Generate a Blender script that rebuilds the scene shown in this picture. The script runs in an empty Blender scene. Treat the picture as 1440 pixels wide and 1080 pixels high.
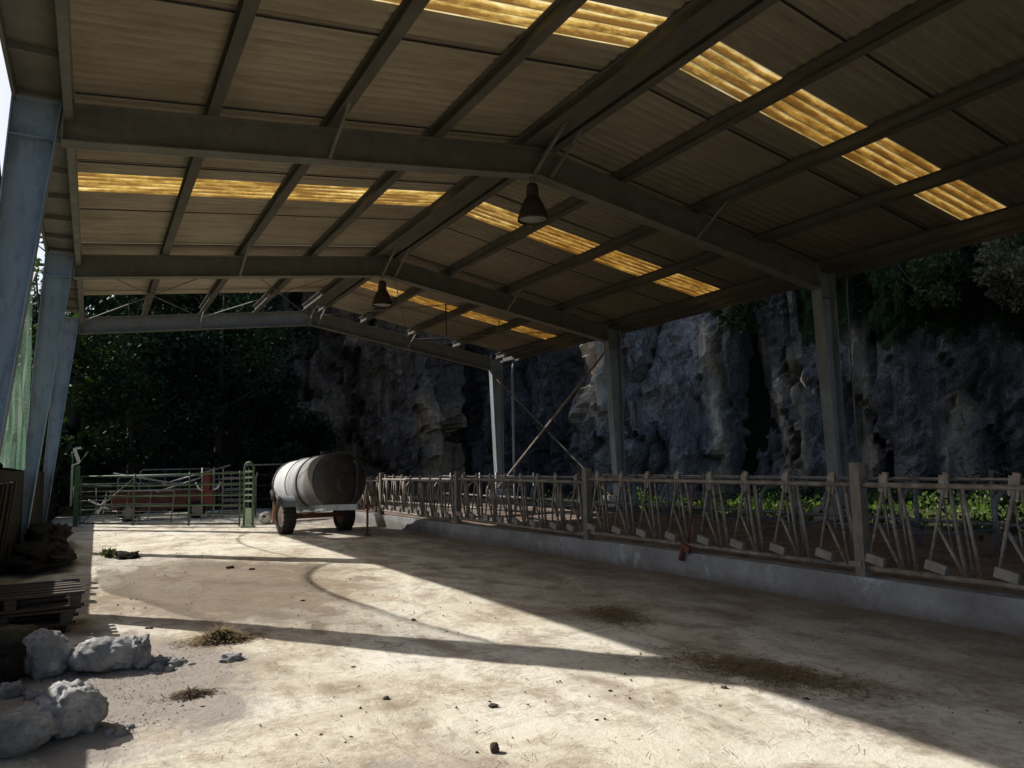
import bpy, math, random
import numpy as np
from mathutils import Vector, Matrix, noise
R = math.radians
S = bpy.context.scene
C = S.collection
rnd = random.Random(7)
V = Vector

# ------------------------------------------------------------------ materials
def nodes_of(m):
    m.use_nodes = True
    nt = m.node_tree; nt.nodes.clear()
    return nt, nt.nodes, nt.links

def mapped(nt, scale=(1, 1, 1)):
    tc = nt.nodes.new('ShaderNodeTexCoord')
    mp = nt.nodes.new('ShaderNodeMapping')
    mp.inputs['Scale'].default_value = scale
    nt.links.new(tc.outputs['Object'], mp.inputs['Vector'])
    return mp.outputs[0]

def nz(nt, vec, scale, detail=4, rough=.6, dist=0):
    n = nt.nodes.new('ShaderNodeTexNoise')
    n.inputs['Scale'].default_value = scale
    n.inputs['Detail'].default_value = detail
    n.inputs['Roughness'].default_value = rough
    n.inputs['Distortion'].default_value = dist
    nt.links.new(vec, n.inputs['Vector'])
    return n.outputs[0]

def ramp(nt, fac, stops):
    r = nt.nodes.new('ShaderNodeValToRGB')
    el = r.color_ramp.elements
    while len(el) < len(stops): el.new(.5)
    for e, (p, c) in zip(el, stops):
        e.position = p
        if not isinstance(c, (tuple, list)): c = (c, c, c)
        e.color = (*c[:3], 1)
    nt.links.new(fac, r.inputs[0])
    return r.outputs[0]

def mix(nt, fac, a, b, mode='MIX'):
    n = nt.nodes.new('ShaderNodeMix'); n.data_type = 'RGBA'; n.blend_type = mode
    for sock, val in ((n.inputs[0], fac), (n.inputs[6], a), (n.inputs[7], b)):
        if isinstance(val, (int, float)): sock.default_value = val
        elif isinstance(val, tuple): sock.default_value = (*val[:3], 1)
        else: nt.links.new(val, sock)
    return n.outputs[2]

def mth(nt, op, a, b=0.0):
    n = nt.nodes.new('ShaderNodeMath'); n.operation = op
    for s, v in ((n.inputs[0], a), (n.inputs[1], b)):
        if isinstance(v, (int, float)): s.default_value = v
        else: nt.links.new(v, s)
    return n.outputs[0]

def bump(nt, h, strength, dist):
    b = nt.nodes.new('ShaderNodeBump')
    b.inputs['Strength'].default_value = strength
    b.inputs['Distance'].default_value = dist
    nt.links.new(h, b.inputs['Height'])
    return b.outputs[0]

def finish(nt, col, rough=.8, metal=0, nrm=None, spec=.3):
    p = nt.nodes.new('ShaderNodeBsdfPrincipled')
    o = nt.nodes.new('ShaderNodeOutputMaterial')
    for s, v in ((p.inputs['Base Color'], col), (p.inputs['Roughness'], rough)):
        if isinstance(v, (int, float)): s.default_value = v
        elif isinstance(v, tuple): s.default_value = (*v[:3], 1)
        else: nt.links.new(v, s)
    p.inputs['Metallic'].default_value = metal
    p.inputs['Specular IOR Level'].default_value = spec
    if nrm: nt.links.new(nrm, p.inputs['Normal'])
    nt.links.new(p.outputs[0], o.inputs[0])
    return p

def simple(name, a, b, scale=6, stretch=(1, 1, 1), rough=.8, metal=0, bs=.3, bd=.01, spots=None, spec=.3):
    m = bpy.data.materials.new(name); nt, N, L = nodes_of(m)
    v = mapped(nt, stretch)
    n1 = nz(nt, v, scale, 6, .65)
    col = ramp(nt, n1, [(.33, a), (.67, b)])
    if spots:
        n2 = nz(nt, v, scale * 2.7, 5, .7)
        col = mix(nt, ramp(nt, n2, [(.52, 0.0), (.64, 1.0)]), col, spots)
    n3 = nz(nt, v, scale * 8, 3)
    finish(nt, col, rough, metal, bump(nt, n3, bs, bd), spec)
    return m

M = {}
M['galv'] = simple('galvanised_steel', (.22, .245, .265), (.33, .36, .375), 3, (1, 1, .35), .6, .15, .1, .002, (.22, .22, .22))
M['colblue'] = simple('skylit_blue_column_steel', (.26, .325, .40), (.37, .44, .52), 2.2, (1, 1, .35), .6, .1, .1, .002, (.23, .28, .34))  # the sky's blue light is painted into the left columns' colour
M['beam'] = simple('weathered_beam_steel', (.165, .165, .14), (.25, .245, .21), 2.5, (1, 1, 1), .75, .05, .1, .003, (.20, .17, .14))
M['purlin'] = simple('grimy_purlin_steel', (.095, .09, .075), (.15, .14, .115), 5, (1, .3, 1), .85, 0, .2, .003, (.15, .11, .08))
M['fence'] = simple('dusty_fence_pipe', (.15, .125, .105), (.34, .30, .26), 7, (1, 1, 1), .55, .2, .2, .002, (.15, .115, .085))
M['fencepost'] = simple('dusty_post', (.16, .145, .125), (.25, .225, .195), 5, (1, 1, .4), .75, .05, .2, .002, (.14, .12, .09))
M['block'] = simple('pale_stopper', (.22, .20, .18), (.33, .31, .285), 12, rough=.8)
M['green'] = simple('worn_green_paint', (.045, .10, .05), (.09, .17, .07), 6, (1, 1, 1), .55, 0, .1, .002, (.16, .15, .12))
M['palegreen'] = simple('pale_green_paint', (.30, .42, .25), (.45, .55, .38), 8, rough=.5)
M['pipe'] = simple('pale_hurdle_pipe', (.20, .19, .185), (.38, .365, .355), 9, rough=.45, metal=.3, spots=(.16, .11, .09))
M['pipedull'] = simple('dull_hurdle_pipe', (.14, .145, .17), (.26, .27, .31), 9, rough=.5, metal=.3, spots=(.10, .08, .07))
M['red'] = simple('faded_red_paint', (.14, .025, .018), (.22, .04, .028), 6, rough=.5, spots=(.15, .09, .07))
M['redbrown'] = simple('rusty_red_sheet', (.13, .045, .035), (.21, .085, .065), 4, rough=.7, spots=(.10, .06, .05))
M['rust'] = simple('rusty_steel', (.11, .05, .03), (.20, .09, .05), 12, rough=.85)
M['lamp'] = simple('rusty_lamp_metal', (.048, .033, .026), (.09, .062, .048), 14, rough=.7, bs=.3)
M['lampglass'] = simple('dusty_lens', (.28, .27, .25), (.42, .41, .38), 9, rough=.3)
M['rubber'] = simple('dirty_rubber', (.018, .016, .015), (.045, .04, .035), 10, rough=.85, bs=.5)
M['rubbermud'] = simple('muddy_rubber', (.06, .05, .04), (.12, .10, .08), 14, rough=.9)
M['rim'] = simple('pale_wheel_rim', (.42, .34, .32), (.58, .50, .47), 9, rough=.5, spots=(.25, .10, .07))
def m_tank():
    m = bpy.data.materials.new('chalky_stained_shaded_tank'); nt, N, L = nodes_of(m)
    v = mapped(nt); vs = mapped(nt, (1, 1, .35))
    tc = nt.nodes.new('ShaderNodeTexCoord'); sp = nt.nodes.new('ShaderNodeSeparateXYZ'); L.new(tc.outputs['Object'], sp.inputs[0])
    a = nz(nt, vs, 2.2, 6, .7); b = nz(nt, v, 9, 6, .7)
    col = ramp(nt, a, [(.35, (.52, .53, .54)), (.65, (.80, .80, .79))])
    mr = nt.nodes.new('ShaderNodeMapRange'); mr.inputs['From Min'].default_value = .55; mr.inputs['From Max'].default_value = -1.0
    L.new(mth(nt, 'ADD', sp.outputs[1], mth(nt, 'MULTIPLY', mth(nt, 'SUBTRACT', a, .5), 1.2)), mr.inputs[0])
    col = mix(nt, mth(nt, 'MULTIPLY', mr.outputs[0], .95), col, (.085, .072, .062))  # brown towards the front: grime, plus the shaded end painted in
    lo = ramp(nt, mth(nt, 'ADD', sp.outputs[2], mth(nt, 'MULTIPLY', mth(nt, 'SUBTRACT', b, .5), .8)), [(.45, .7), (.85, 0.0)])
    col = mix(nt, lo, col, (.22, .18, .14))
    col = mix(nt, ramp(nt, b, [(.55, 0.0), (.7, .4)]), col, (.20, .17, .14))
    finish(nt, col, .75, 0, bump(nt, a, .15, .01), .3)
    return m
M['tank'] = m_tank()
M['tankend'] = simple('stained_shaded_tank_end', (.030, .027, .026), (.075, .066, .06), 2.5, (1, 1, .35), .7, .1, .1, .002, (.05, .035, .03))  # dark colour holds both grime and the shade on the front end
M['wood'] = simple('grey_weathered_wood', (.06, .047, .037), (.13, .105, .085), 5, (1, 8, 8), .9, 0, .5, .004)
M['woodpost'] = simple('orange_brown_wood', (.28, .13, .07), (.40, .21, .12), 5, (8, 8, 1), .85)
M['trunk'] = simple('dark_bark', (.05, .04, .03), (.10, .08, .06), 6, (1, 1, .3), .9, bs=.8, bd=.03)
M['strawpile'] = simple('trampled_straw', (.17, .12, .06), (.34, .25, .13), 15, rough=.9)
M['strawdark'] = simple('dark_damp_straw', (.06, .042, .026), (.15, .105, .06), 15, rough=.95)
M['clod'] = simple('dried_dung', (.07, .05, .038), (.14, .11, .085), 25, rough=.95, bs=.8)
M['cable'] = simple('dark_cable', (.02, .02, .02), (.04, .04, .04), 10, rough=.6)
M['plasticwhite'] = simple('white_plastic', (.68, .67, .65), (.84, .83, .81), 5, rough=.5, spots=(.5, .47, .43))
M['box'] = simple('brown_cardboard', (.02, .015, .011), (.04, .028, .02), 6, rough=.9)
M['yellowbag'] = simple('dull_yellow_plastic', (.07, .062, .03), (.11, .10, .05), 9, rough=.6)
M['earth'] = simple('dark_dung_earth', (.016, .013, .010), (.045, .036, .028), 9, rough=.95, bs=.9, bd=.03)
M['greygrn'] = simple('mossy_concrete', (.012, .014, .008), (.030, .028, .017), 2.5, rough=.95, bs=.5, spots=(.03, .035, .015))

# grey, dust-caked sacks: pale crumbly crust over a darker body
def m_sack():
    m = bpy.data.materials.new('dust_caked_sack'); nt, N, L = nodes_of(m)
    v = mapped(nt)
    col = ramp(nt, nz(nt, v, 3.5, 6, .7), [(.3, (.24, .235, .23)), (.5, (.48, .47, .46)), (.68, (.80, .79, .77))])
    crust = nz(nt, v, 26, 6, .75)
    col = mix(nt, ramp(nt, crust, [(.52, 0.0), (.70, .6)]), col, (.16, .14, .125))
    h = mth(nt, 'ADD', mth(nt, 'MULTIPLY', nz(nt, v, 8, 4, .6, .5), 1.6), crust)
    finish(nt, col, .9, 0, bump(nt, h, .9, .03), .2)
    return m
M['sack'] = m_sack()

def m_floor():
    m = bpy.data.materials.new('dirty_yard_concrete'); nt, N, L = nodes_of(m)
    v = mapped(nt)
    big = nz(nt, v, .55, 5, .62, .6)
    mid = nz(nt, mapped(nt, (1.3, .7, 1)), 1.7, 7, .68, .4)
    fine = nz(nt, v, 14, 8, .75)
    grit = nz(nt, v, 70, 4, .8)
    col = ramp(nt, big, [(.34, (.70, .625, .49)), (.5, (.86, .80, .66)), (.66, (.94, .90, .79))])
    # brown trampled dung film
    st = mth(nt, 'ADD', mth(nt, 'MULTIPLY', mid, .62), mth(nt, 'MULTIPLY', fine, .38))
    dirt = ramp(nt, st, [(.47, 0.0), (.60, 1.0)])
    col = mix(nt, mth(nt, 'MULTIPLY', dirt, .66), col, (.34, .235, .155))
    drag = nz(nt, mapped(nt, (.35, 1.6, 1)), 1.6, 7, .72, 1.2)
    col = mix(nt, ramp(nt, drag, [(.52, 0.0), (.68, .45)]), col, (.33, .24, .165))
    # grey-lilac damp patch at the sacks, in the near corner, and dirt beside the feed kerb, deepened to carry the shade there
    tc = nt.nodes.new('ShaderNodeTexCoord'); sp = nt.nodes.new('ShaderNodeSeparateXYZ')
    L.new(tc.outputs['Object'], sp.inputs[0])
    def blob(cx, cy, rx, ry, amp=.5):
        dx = mth(nt, 'DIVIDE', mth(nt, 'SUBTRACT', sp.outputs[0], cx), rx)
        dy = mth(nt, 'DIVIDE', mth(nt, 'SUBTRACT', sp.outputs[1], cy), ry)
        d = mth(nt, 'ADD', mth(nt, 'MULTIPLY', dx, dx), mth(nt, 'MULTIPLY', dy, dy))
        d = mth(nt, 'ADD', d, mth(nt, 'MULTIPLY', mth(nt, 'SUBTRACT', mid, .5), 4.0))
        return ramp(nt, d, [(.45, 1.0), (1.0, 0.0)])
    col = mix(nt, mth(nt, 'MULTIPLY', blob(.25, 6.1, 1.0, 1.7), .75), col, (.25, .215, .20))
    col = mix(nt, mth(nt, 'MULTIPLY', blob(1.15, 3.3, .75, .7), .6), col, (.28, .24, .225))
    col = mix(nt, mth(nt, 'MULTIPLY', blob(1.6, 10.6, 1.9, 3.6), .78), col, (.27, .195, .135))
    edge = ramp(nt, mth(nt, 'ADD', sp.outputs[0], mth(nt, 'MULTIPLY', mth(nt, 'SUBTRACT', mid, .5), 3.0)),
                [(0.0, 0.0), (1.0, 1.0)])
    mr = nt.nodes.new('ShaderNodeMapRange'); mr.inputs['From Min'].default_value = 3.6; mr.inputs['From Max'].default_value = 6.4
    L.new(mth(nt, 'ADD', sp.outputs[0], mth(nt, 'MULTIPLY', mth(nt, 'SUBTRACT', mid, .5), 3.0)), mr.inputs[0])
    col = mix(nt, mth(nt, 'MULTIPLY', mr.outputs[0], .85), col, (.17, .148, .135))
    # curved wheel tracks pressed into the dust
    for (tcx, tcy, tr_, tw_) in ((7.5, 15.5, 6.1, .14), (7.5, 15.5, 7.6, .14), (-6.5, 3.0, 8.3, .12), (-6.5, 3.0, 9.6, .12)):
        ddx = mth(nt, 'SUBTRACT', sp.outputs[0], tcx); ddy = mth(nt, 'SUBTRACT', sp.outputs[1], tcy)
        rr_ = mth(nt, 'SQRT', mth(nt, 'ADD', mth(nt, 'MULTIPLY', ddx, ddx), mth(nt, 'MULTIPLY', ddy, ddy)))
        rr_ = mth(nt, 'ADD', mth(nt, 'ABSOLUTE', mth(nt, 'SUBTRACT', rr_, tr_)), mth(nt, 'MULTIPLY', mth(nt, 'SUBTRACT', fine, .5), .5))
        tm = ramp(nt, mth(nt, 'DIVIDE', rr_, tw_ * 2), [(.25, 1.0), (.75, 0.0)])
        tm = mth(nt, 'MULTIPLY', tm, ramp(nt, mid, [(.42, 0.0), (.58, .5)]))
        col = mix(nt, tm, col, (.27, .20, .145))
    # fine specks and hairline cracks
    col = mix(nt, ramp(nt, grit, [(.60, 0.0), (.72, .55)]), col, (.20, .15, .10))
    vo = nt.nodes.new('ShaderNodeTexVoronoi'); vo.feature = 'DISTANCE_TO_EDGE'; vo.inputs['Scale'].default_value = .42
    dv = nt.nodes.new('ShaderNodeVectorMath'); dv.operation = 'ADD'
    nn = nt.nodes.new('ShaderNodeTexNoise'); nn.inputs['Scale'].default_value = 2.2; nn.inputs['Detail'].default_value = 6
    L.new(v, nn.inputs['Vector']); L.new(v, dv.inputs[0]); L.new(nn.outputs['Color'], dv.inputs[1])
    L.new(dv.outputs[0], vo.inputs['Vector'])
    crack = ramp(nt, vo.outputs['Distance'], [(.0015, 1.0), (.006, 0.0)])
    col = mix(nt, mth(nt, 'MULTIPLY', crack, mth(nt, 'MULTIPLY', ramp(nt, big, [(.48, 0.0), (.6, 1.0)]), .6)), col, (.16, .12, .09))
    h = mth(nt, 'ADD', mth(nt, 'MULTIPLY', mid, 1.2), mth(nt, 'ADD', mth(nt, 'MULTIPLY', fine, .7), mth(nt, 'MULTIPLY', grit, .25)))
    finish(nt, col, .92, 0, bump(nt, h, .55, .03), .2)
    return m
M['floor'] = m_floor()

def m_terrain():
    m = bpy.data.materials.new('soil_and_weeds_ground'); nt, N, L = nodes_of(m)
    v = mapped(nt)
    a = nz(nt, v, .5, 6, .65); b = nz(nt, v, 6, 6, .7)
    col = ramp(nt, a, [(.38, (.10, .075, .05)), (.55, (.08, .085, .035)), (.7, (.05, .085, .025))])
    col = mix(nt, ramp(nt, b, [(.45, 0.0), (.65, .6)]), col, (.045, .035, .025))
    finish(nt, col, .95, 0, bump(nt, b, .8, .06), .1)
    return m
M['terrain'] = m_terrain()
M['bedding'] = simple('packed_bedding_soil', (.16, .115, .09), (.30, .22, .175), 1.4, rough=.95, bs=.6, bd=.03, spots=(.09, .07, .055))

def m_kerb():
    m = bpy.data.materials.new('stained_kerb_concrete'); nt, N, L = nodes_of(m)
    v = mapped(nt)
    tc = nt.nodes.new('ShaderNodeTexCoord'); sp = nt.nodes.new('ShaderNodeSeparateXYZ')
    L.new(tc.outputs['Object'], sp.inputs[0])
    a = nz(nt, v, 1.3, 6, .65); b = nz(nt, v, 9, 6, .72)
    col = ramp(nt, a, [(.35, (.21, .205, .20)), (.6, (.33, .33, .33)), (.72, (.44, .46, .50))])
    # pale splash marks and a dirty band at the foot
    sm = ramp(nt, nz(nt, mapped(nt, (1, 1.2, .7)), 2.1, 5, .75, .8), [(.57, 0.0), (.68, .75)])
    col = mix(nt, sm, col, (.50, .54, .60))
    foot = ramp(nt, mth(nt, 'ADD', mth(nt, 'MULTIPLY', sp.outputs[2], 3.0), mth(nt, 'MULTIPLY', mth(nt, 'SUBTRACT', b, .5), .8)), [(.0, 1.0), (.35, 0.0)])
    col = mix(nt, mth(nt, 'MULTIPLY', foot, .6), col, (.12, .095, .08))
    col = mix(nt, ramp(nt, b, [(.55, 0.0), (.7, .5)]), col, (.12, .11, .10))
    finish(nt, col, .9, 0, bump(nt, b, .5, .015), .2)
    return m
M['kerb'] = m_kerb()

def m_sheet():
    m = bpy.data.materials.new('old_fibre_cement_sheet'); nt, N, L = nodes_of(m)
    v = mapped(nt, (1, 1, 1))
    vs = mapped(nt, (.25, 2.2, 1))
    a = nz(nt, v, .45, 5, .6); b = nz(nt, vs, 3.0, 6, .7); c = nz(nt, v, 22, 4, .7)
    col = ramp(nt, a, [(.35, (.37, .32, .235)), (.65, (.55, .48, .365))])
    col = mix(nt, ramp(nt, b, [(.45, 0.0), (.7, .5)]), col, (.20, .155, .11))
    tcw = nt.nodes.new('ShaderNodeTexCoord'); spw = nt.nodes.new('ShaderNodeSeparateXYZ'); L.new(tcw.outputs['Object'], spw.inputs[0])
    right_shade = nt.nodes.new('ShaderNodeMapRange'); right_shade.inputs['From Min'].default_value = -1.5; right_shade.inputs['From Max'].default_value = 6.5
    L.new(mth(nt, 'ADD', spw.outputs[0], mth(nt, 'MULTIPLY', a, 1.5)), right_shade.inputs[0])
    col = mix(nt, mth(nt, 'MULTIPLY', right_shade.outputs[0], .62), col, (.13, .105, .078))  # dimmer light of the right slope painted into the sheet colour
    wv = mth(nt, 'ADD', mth(nt, 'MULTIPLY', mth(nt, 'SINE', mth(nt, 'MULTIPLY', spw.outputs[1], 2 * math.pi / .19)), .5), .5)
    col = mix(nt, mth(nt, 'MULTIPLY', wv, mth(nt, 'MULTIPLY', ramp(nt, a, [(.4, 0.0), (.65, 1.0)]), .45)), col, (.15, .115, .08))
    col = mix(nt, ramp(nt, c, [(.62, 0.0), (.75, .35)]), col, (.08, .06, .045))
    finish(nt, col, .95, 0, bump(nt, c, .3, .004), .1)
    return m
M['sheet'] = m_sheet()

def m_sky_sheet():
    m = bpy.data.materials.new('yellowed_translucent_sheet'); nt, N, L = nodes_of(m)
    vs = mapped(nt, (.35, 2.5, 1)); v = mapped(nt)
    b = nz(nt, vs, 3.2, 6, .7); c = nz(nt, v, 9, 6, .75)
    tcw = nt.nodes.new('ShaderNodeTexCoord'); spw = nt.nodes.new('ShaderNodeSeparateXYZ'); L.new(tcw.outputs['Object'], spw.inputs[0])
    wv = mth(nt, 'SINE', mth(nt, 'MULTIPLY', spw.outputs[1], 2 * math.pi / .19))
    f = mth(nt, 'ADD', mth(nt, 'MULTIPLY', b, .80), mth(nt, 'ADD', mth(nt, 'MULTIPLY', c, .20), mth(nt, 'MULTIPLY', wv, .12)))
    col = ramp(nt, f, [(.37, (.18, .095, .025)), (.49, (.48, .31, .075)), (.60, (.85, .68, .30)), (.70, (.97, .88, .58))])
    right_shade = nt.nodes.new('ShaderNodeMapRange'); right_shade.inputs['From Min'].default_value = 0; right_shade.inputs['From Max'].default_value = 3.0; L.new(spw.outputs[0], right_shade.inputs[0])
    col = mix(nt, mth(nt, 'MULTIPLY', right_shade.outputs[0], .9), col, mix(nt, 1.0, col, (.66, .54, .36), 'MULTIPLY'))  # right-slope strips tinted darker to imitate the weaker sun there
    tr = nt.nodes.new('ShaderNodeBsdfTranslucent'); df = nt.nodes.new('ShaderNodeBsdfDiffuse')
    L.new(col, tr.inputs['Color']); df.inputs['Color'].default_value = (.22, .15, .06, 1)
    
    mx = nt.nodes.new('ShaderNodeMixShader'); mx.inputs[0].default_value = .30
    L.new(tr.outputs[0], mx.inputs[1]); L.new(df.outputs[0], mx.inputs[2])
    o = nt.nodes.new('ShaderNodeOutputMaterial'); L.new(mx.outputs[0], o.inputs[0])
    return m
M['skylight'] = m_sky_sheet()

def m_cliff():
    m = bpy.data.materials.new('streaked_limestone'); nt, N, L = nodes_of(m)
    v = mapped(nt); vs = mapped(nt, (1, 1, .22)); vs2 = mapped(nt, (1, 1, .5))
    a = nz(nt, v, .16, 5, .6, .5); s1 = nz(nt, vs, .75, 7, .72, .6); s2 = nz(nt, vs2, 1.9, 8, .75, .4); c = nz(nt, v, 3.0, 8, .75)
    col = ramp(nt, a, [(.35, (.075, .078, .088)), (.52, (.15, .155, .165)), (.68, (.26, .255, .25))])
    col = mix(nt, ramp(nt, s1, [(.34, .85), (.47, 0.0)]), col, (.04, .04, .045))
    col = mix(nt, ramp(nt, s1, [(.56, 0.0), (.68, .7)]), col, (.38, .37, .35))
    col = mix(nt, ramp(nt, s2, [(.57, 0.0), (.70, .55)]), col, (.27, .19, .12))
    col = mix(nt, ramp(nt, c, [(.50, 0.0), (.64, .7)]), col, (.06, .062, .07))
    c2 = nz(nt, v, 11.0, 6, .8)
    col = mix(nt, ramp(nt, c2, [(.50, 0.0), (.62, .55)]), col, (.05, .05, .055))
    col = mix(nt, ramp(nt, c2, [(.36, .5), (.46, 0.0)]), col, (.42, .41, .40))
    wob = nt.nodes.new('ShaderNodeTexNoise'); wob.inputs['Scale'].default_value = 1.1; wob.inputs['Detail'].default_value = 7
    L.new(v, wob.inputs['Vector'])
    crs = []
    for sc_, st_ in ((.55, (1, 1, .35)), (1.6, (1, 1, .5))):
        wa = nt.nodes.new('ShaderNodeVectorMath'); wa.operation = 'MULTIPLY_ADD'; wa.inputs[1].default_value = (1.3, 1.3, 1.3)
        L.new(wob.outputs['Color'], wa.inputs[0]); L.new(mapped(nt, st_), wa.inputs[2])
        vo = nt.nodes.new('ShaderNodeTexVoronoi'); vo.feature = 'DISTANCE_TO_EDGE'; vo.inputs['Scale'].default_value = sc_
        L.new(wa.outputs[0], vo.inputs['Vector']); crs.append(ramp(nt, vo.outputs['Distance'], [(.0, 1.0), (.045, 0.0)]))
    crk = mth(nt, 'MAXIMUM', crs[0], mth(nt, 'MULTIPLY', crs[1], .7))
    col = mix(nt, mth(nt, 'MULTIPLY', crk, .5), col, (.03, .03, .033))
    at = nt.nodes.new('ShaderNodeAttribute'); at.attribute_name = 'moss'
    ms = mth(nt, 'ADD', at.outputs['Fac'], mth(nt, 'MULTIPLY', mth(nt, 'SUBTRACT', nz(nt, v, .9, 7, .75), .5), 1.6))
    col = mix(nt, ramp(nt, ms, [(.45, 0.0), (.62, 1.0)]), col, (.022, .045, .018))
    at2 = nt.nodes.new('ShaderNodeAttribute'); at2.attribute_name = 'pale'
    pl = mth(nt, 'MULTIPLY', at2.outputs['Fac'], ramp(nt, s2, [(.36, .35), (.55, 1.0)]))
    col = mix(nt, pl, col, (.50, .47, .40))
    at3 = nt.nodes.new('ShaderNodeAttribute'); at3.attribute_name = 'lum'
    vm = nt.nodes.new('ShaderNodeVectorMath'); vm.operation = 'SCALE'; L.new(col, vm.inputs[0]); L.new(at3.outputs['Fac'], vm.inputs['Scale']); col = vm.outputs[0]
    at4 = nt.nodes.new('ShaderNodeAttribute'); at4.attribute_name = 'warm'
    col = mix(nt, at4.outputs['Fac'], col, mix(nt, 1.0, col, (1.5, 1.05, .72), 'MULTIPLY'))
    h = mth(nt, 'SUBTRACT', mth(nt, 'ADD', mth(nt, 'MULTIPLY', s2, 1.6), mth(nt, 'ADD', mth(nt, 'MULTIPLY', c, 1.6), mth(nt, 'MULTIPLY', c2, .7))), mth(nt, 'MULTIPLY', crk, .8))
    finish(nt, col, .9, 0, bump(nt, h, .9, .22), .2)
    return m
M['cliff'] = m_cliff()

def m_leaf(name, dark, light, trans=.35, cs=.5):
    m = bpy.data.materials.new(name); nt, N, L = nodes_of(m)
    v = mapped(nt)
    n = nz(nt, v, cs, 4, .7)
    n2 = nz(nt, v, 9, 2, .5)
    col = ramp(nt, mth(nt, 'ADD', mth(nt, 'MULTIPLY', n, .6), mth(nt, 'MULTIPLY', n2, .4)), [(.38, dark), (.62, light)])
    d = nt.nodes.new('ShaderNodeBsdfPrincipled'); d.inputs['Roughness'].default_value = .6; d.inputs['Specular IOR Level'].default_value = .03 if trans < .25 else .3
    t = nt.nodes.new('ShaderNodeBsdfTranslucent')
    L.new(col, d.inputs['Base Color'])
    tc = mix(nt, 1.0, col, (.95, 1.25, .4), 'MULTIPLY'); L.new(tc, t.inputs['Color'])
    mx = nt.nodes.new('ShaderNodeMixShader'); mx.inputs[0].default_value = trans
    L.new(d.outputs[0], mx.inputs[1]); L.new(t.outputs[0], mx.inputs[2])
    o = nt.nodes.new('ShaderNodeOutputMaterial'); L.new(mx.outputs[0], o.inputs[0])
    return m
M['leafdark'] = m_leaf('dark_evergreen_leaves', (.011, .024, .016), (.038, .064, .034), .12)
M['leafmid'] = m_leaf('mid_green_leaves', (.025, .045, .018), (.075, .11, .04), .3)
M['leafbright'] = m_leaf('fresh_green_leaves', (.04, .08, .02), (.25, .33, .09), .4, 1.2)
M['leafpale'] = m_leaf('pale_dry_leaves', (.07, .075, .05), (.17, .17, .125), .3, 2)

def m_net():
    m = bpy.data.materials.new('green_shade_netting'); nt, N, L = nodes_of(m)
    v = mapped(nt)
    n = nz(nt, v, 1.4, 5, .7)
    col = ramp(nt, n, [(.4, (.20, .36, .25)), (.65, (.42, .58, .45))])
    t = nt.nodes.new('ShaderNodeBsdfTranslucent'); d = nt.nodes.new('ShaderNodeBsdfDiffuse'); tp = nt.nodes.new('ShaderNodeBsdfTransparent')
    L.new(col, t.inputs[0]); L.new(col, d.inputs[0])
    m1 = nt.nodes.new('ShaderNodeMixShader'); m1.inputs[0].default_value = .6
    L.new(d.outputs[0], m1.inputs[1]); L.new(t.outputs[0], m1.inputs[2])
    m2 = nt.nodes.new('ShaderNodeMixShader')
    at = nt.nodes.new('ShaderNodeAttribute'); at.attribute_name = 'dense'
    L.new(at.outputs['Fac'], m2.inputs[0])
    L.new(tp.outputs[0], m2.inputs[1]); L.new(m1.outputs[0], m2.inputs[2])
    o = nt.nodes.new('ShaderNodeOutputMaterial'); L.new(m2.outputs[0], o.inputs[0])
    return m
M['net'] = m_net()

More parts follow.
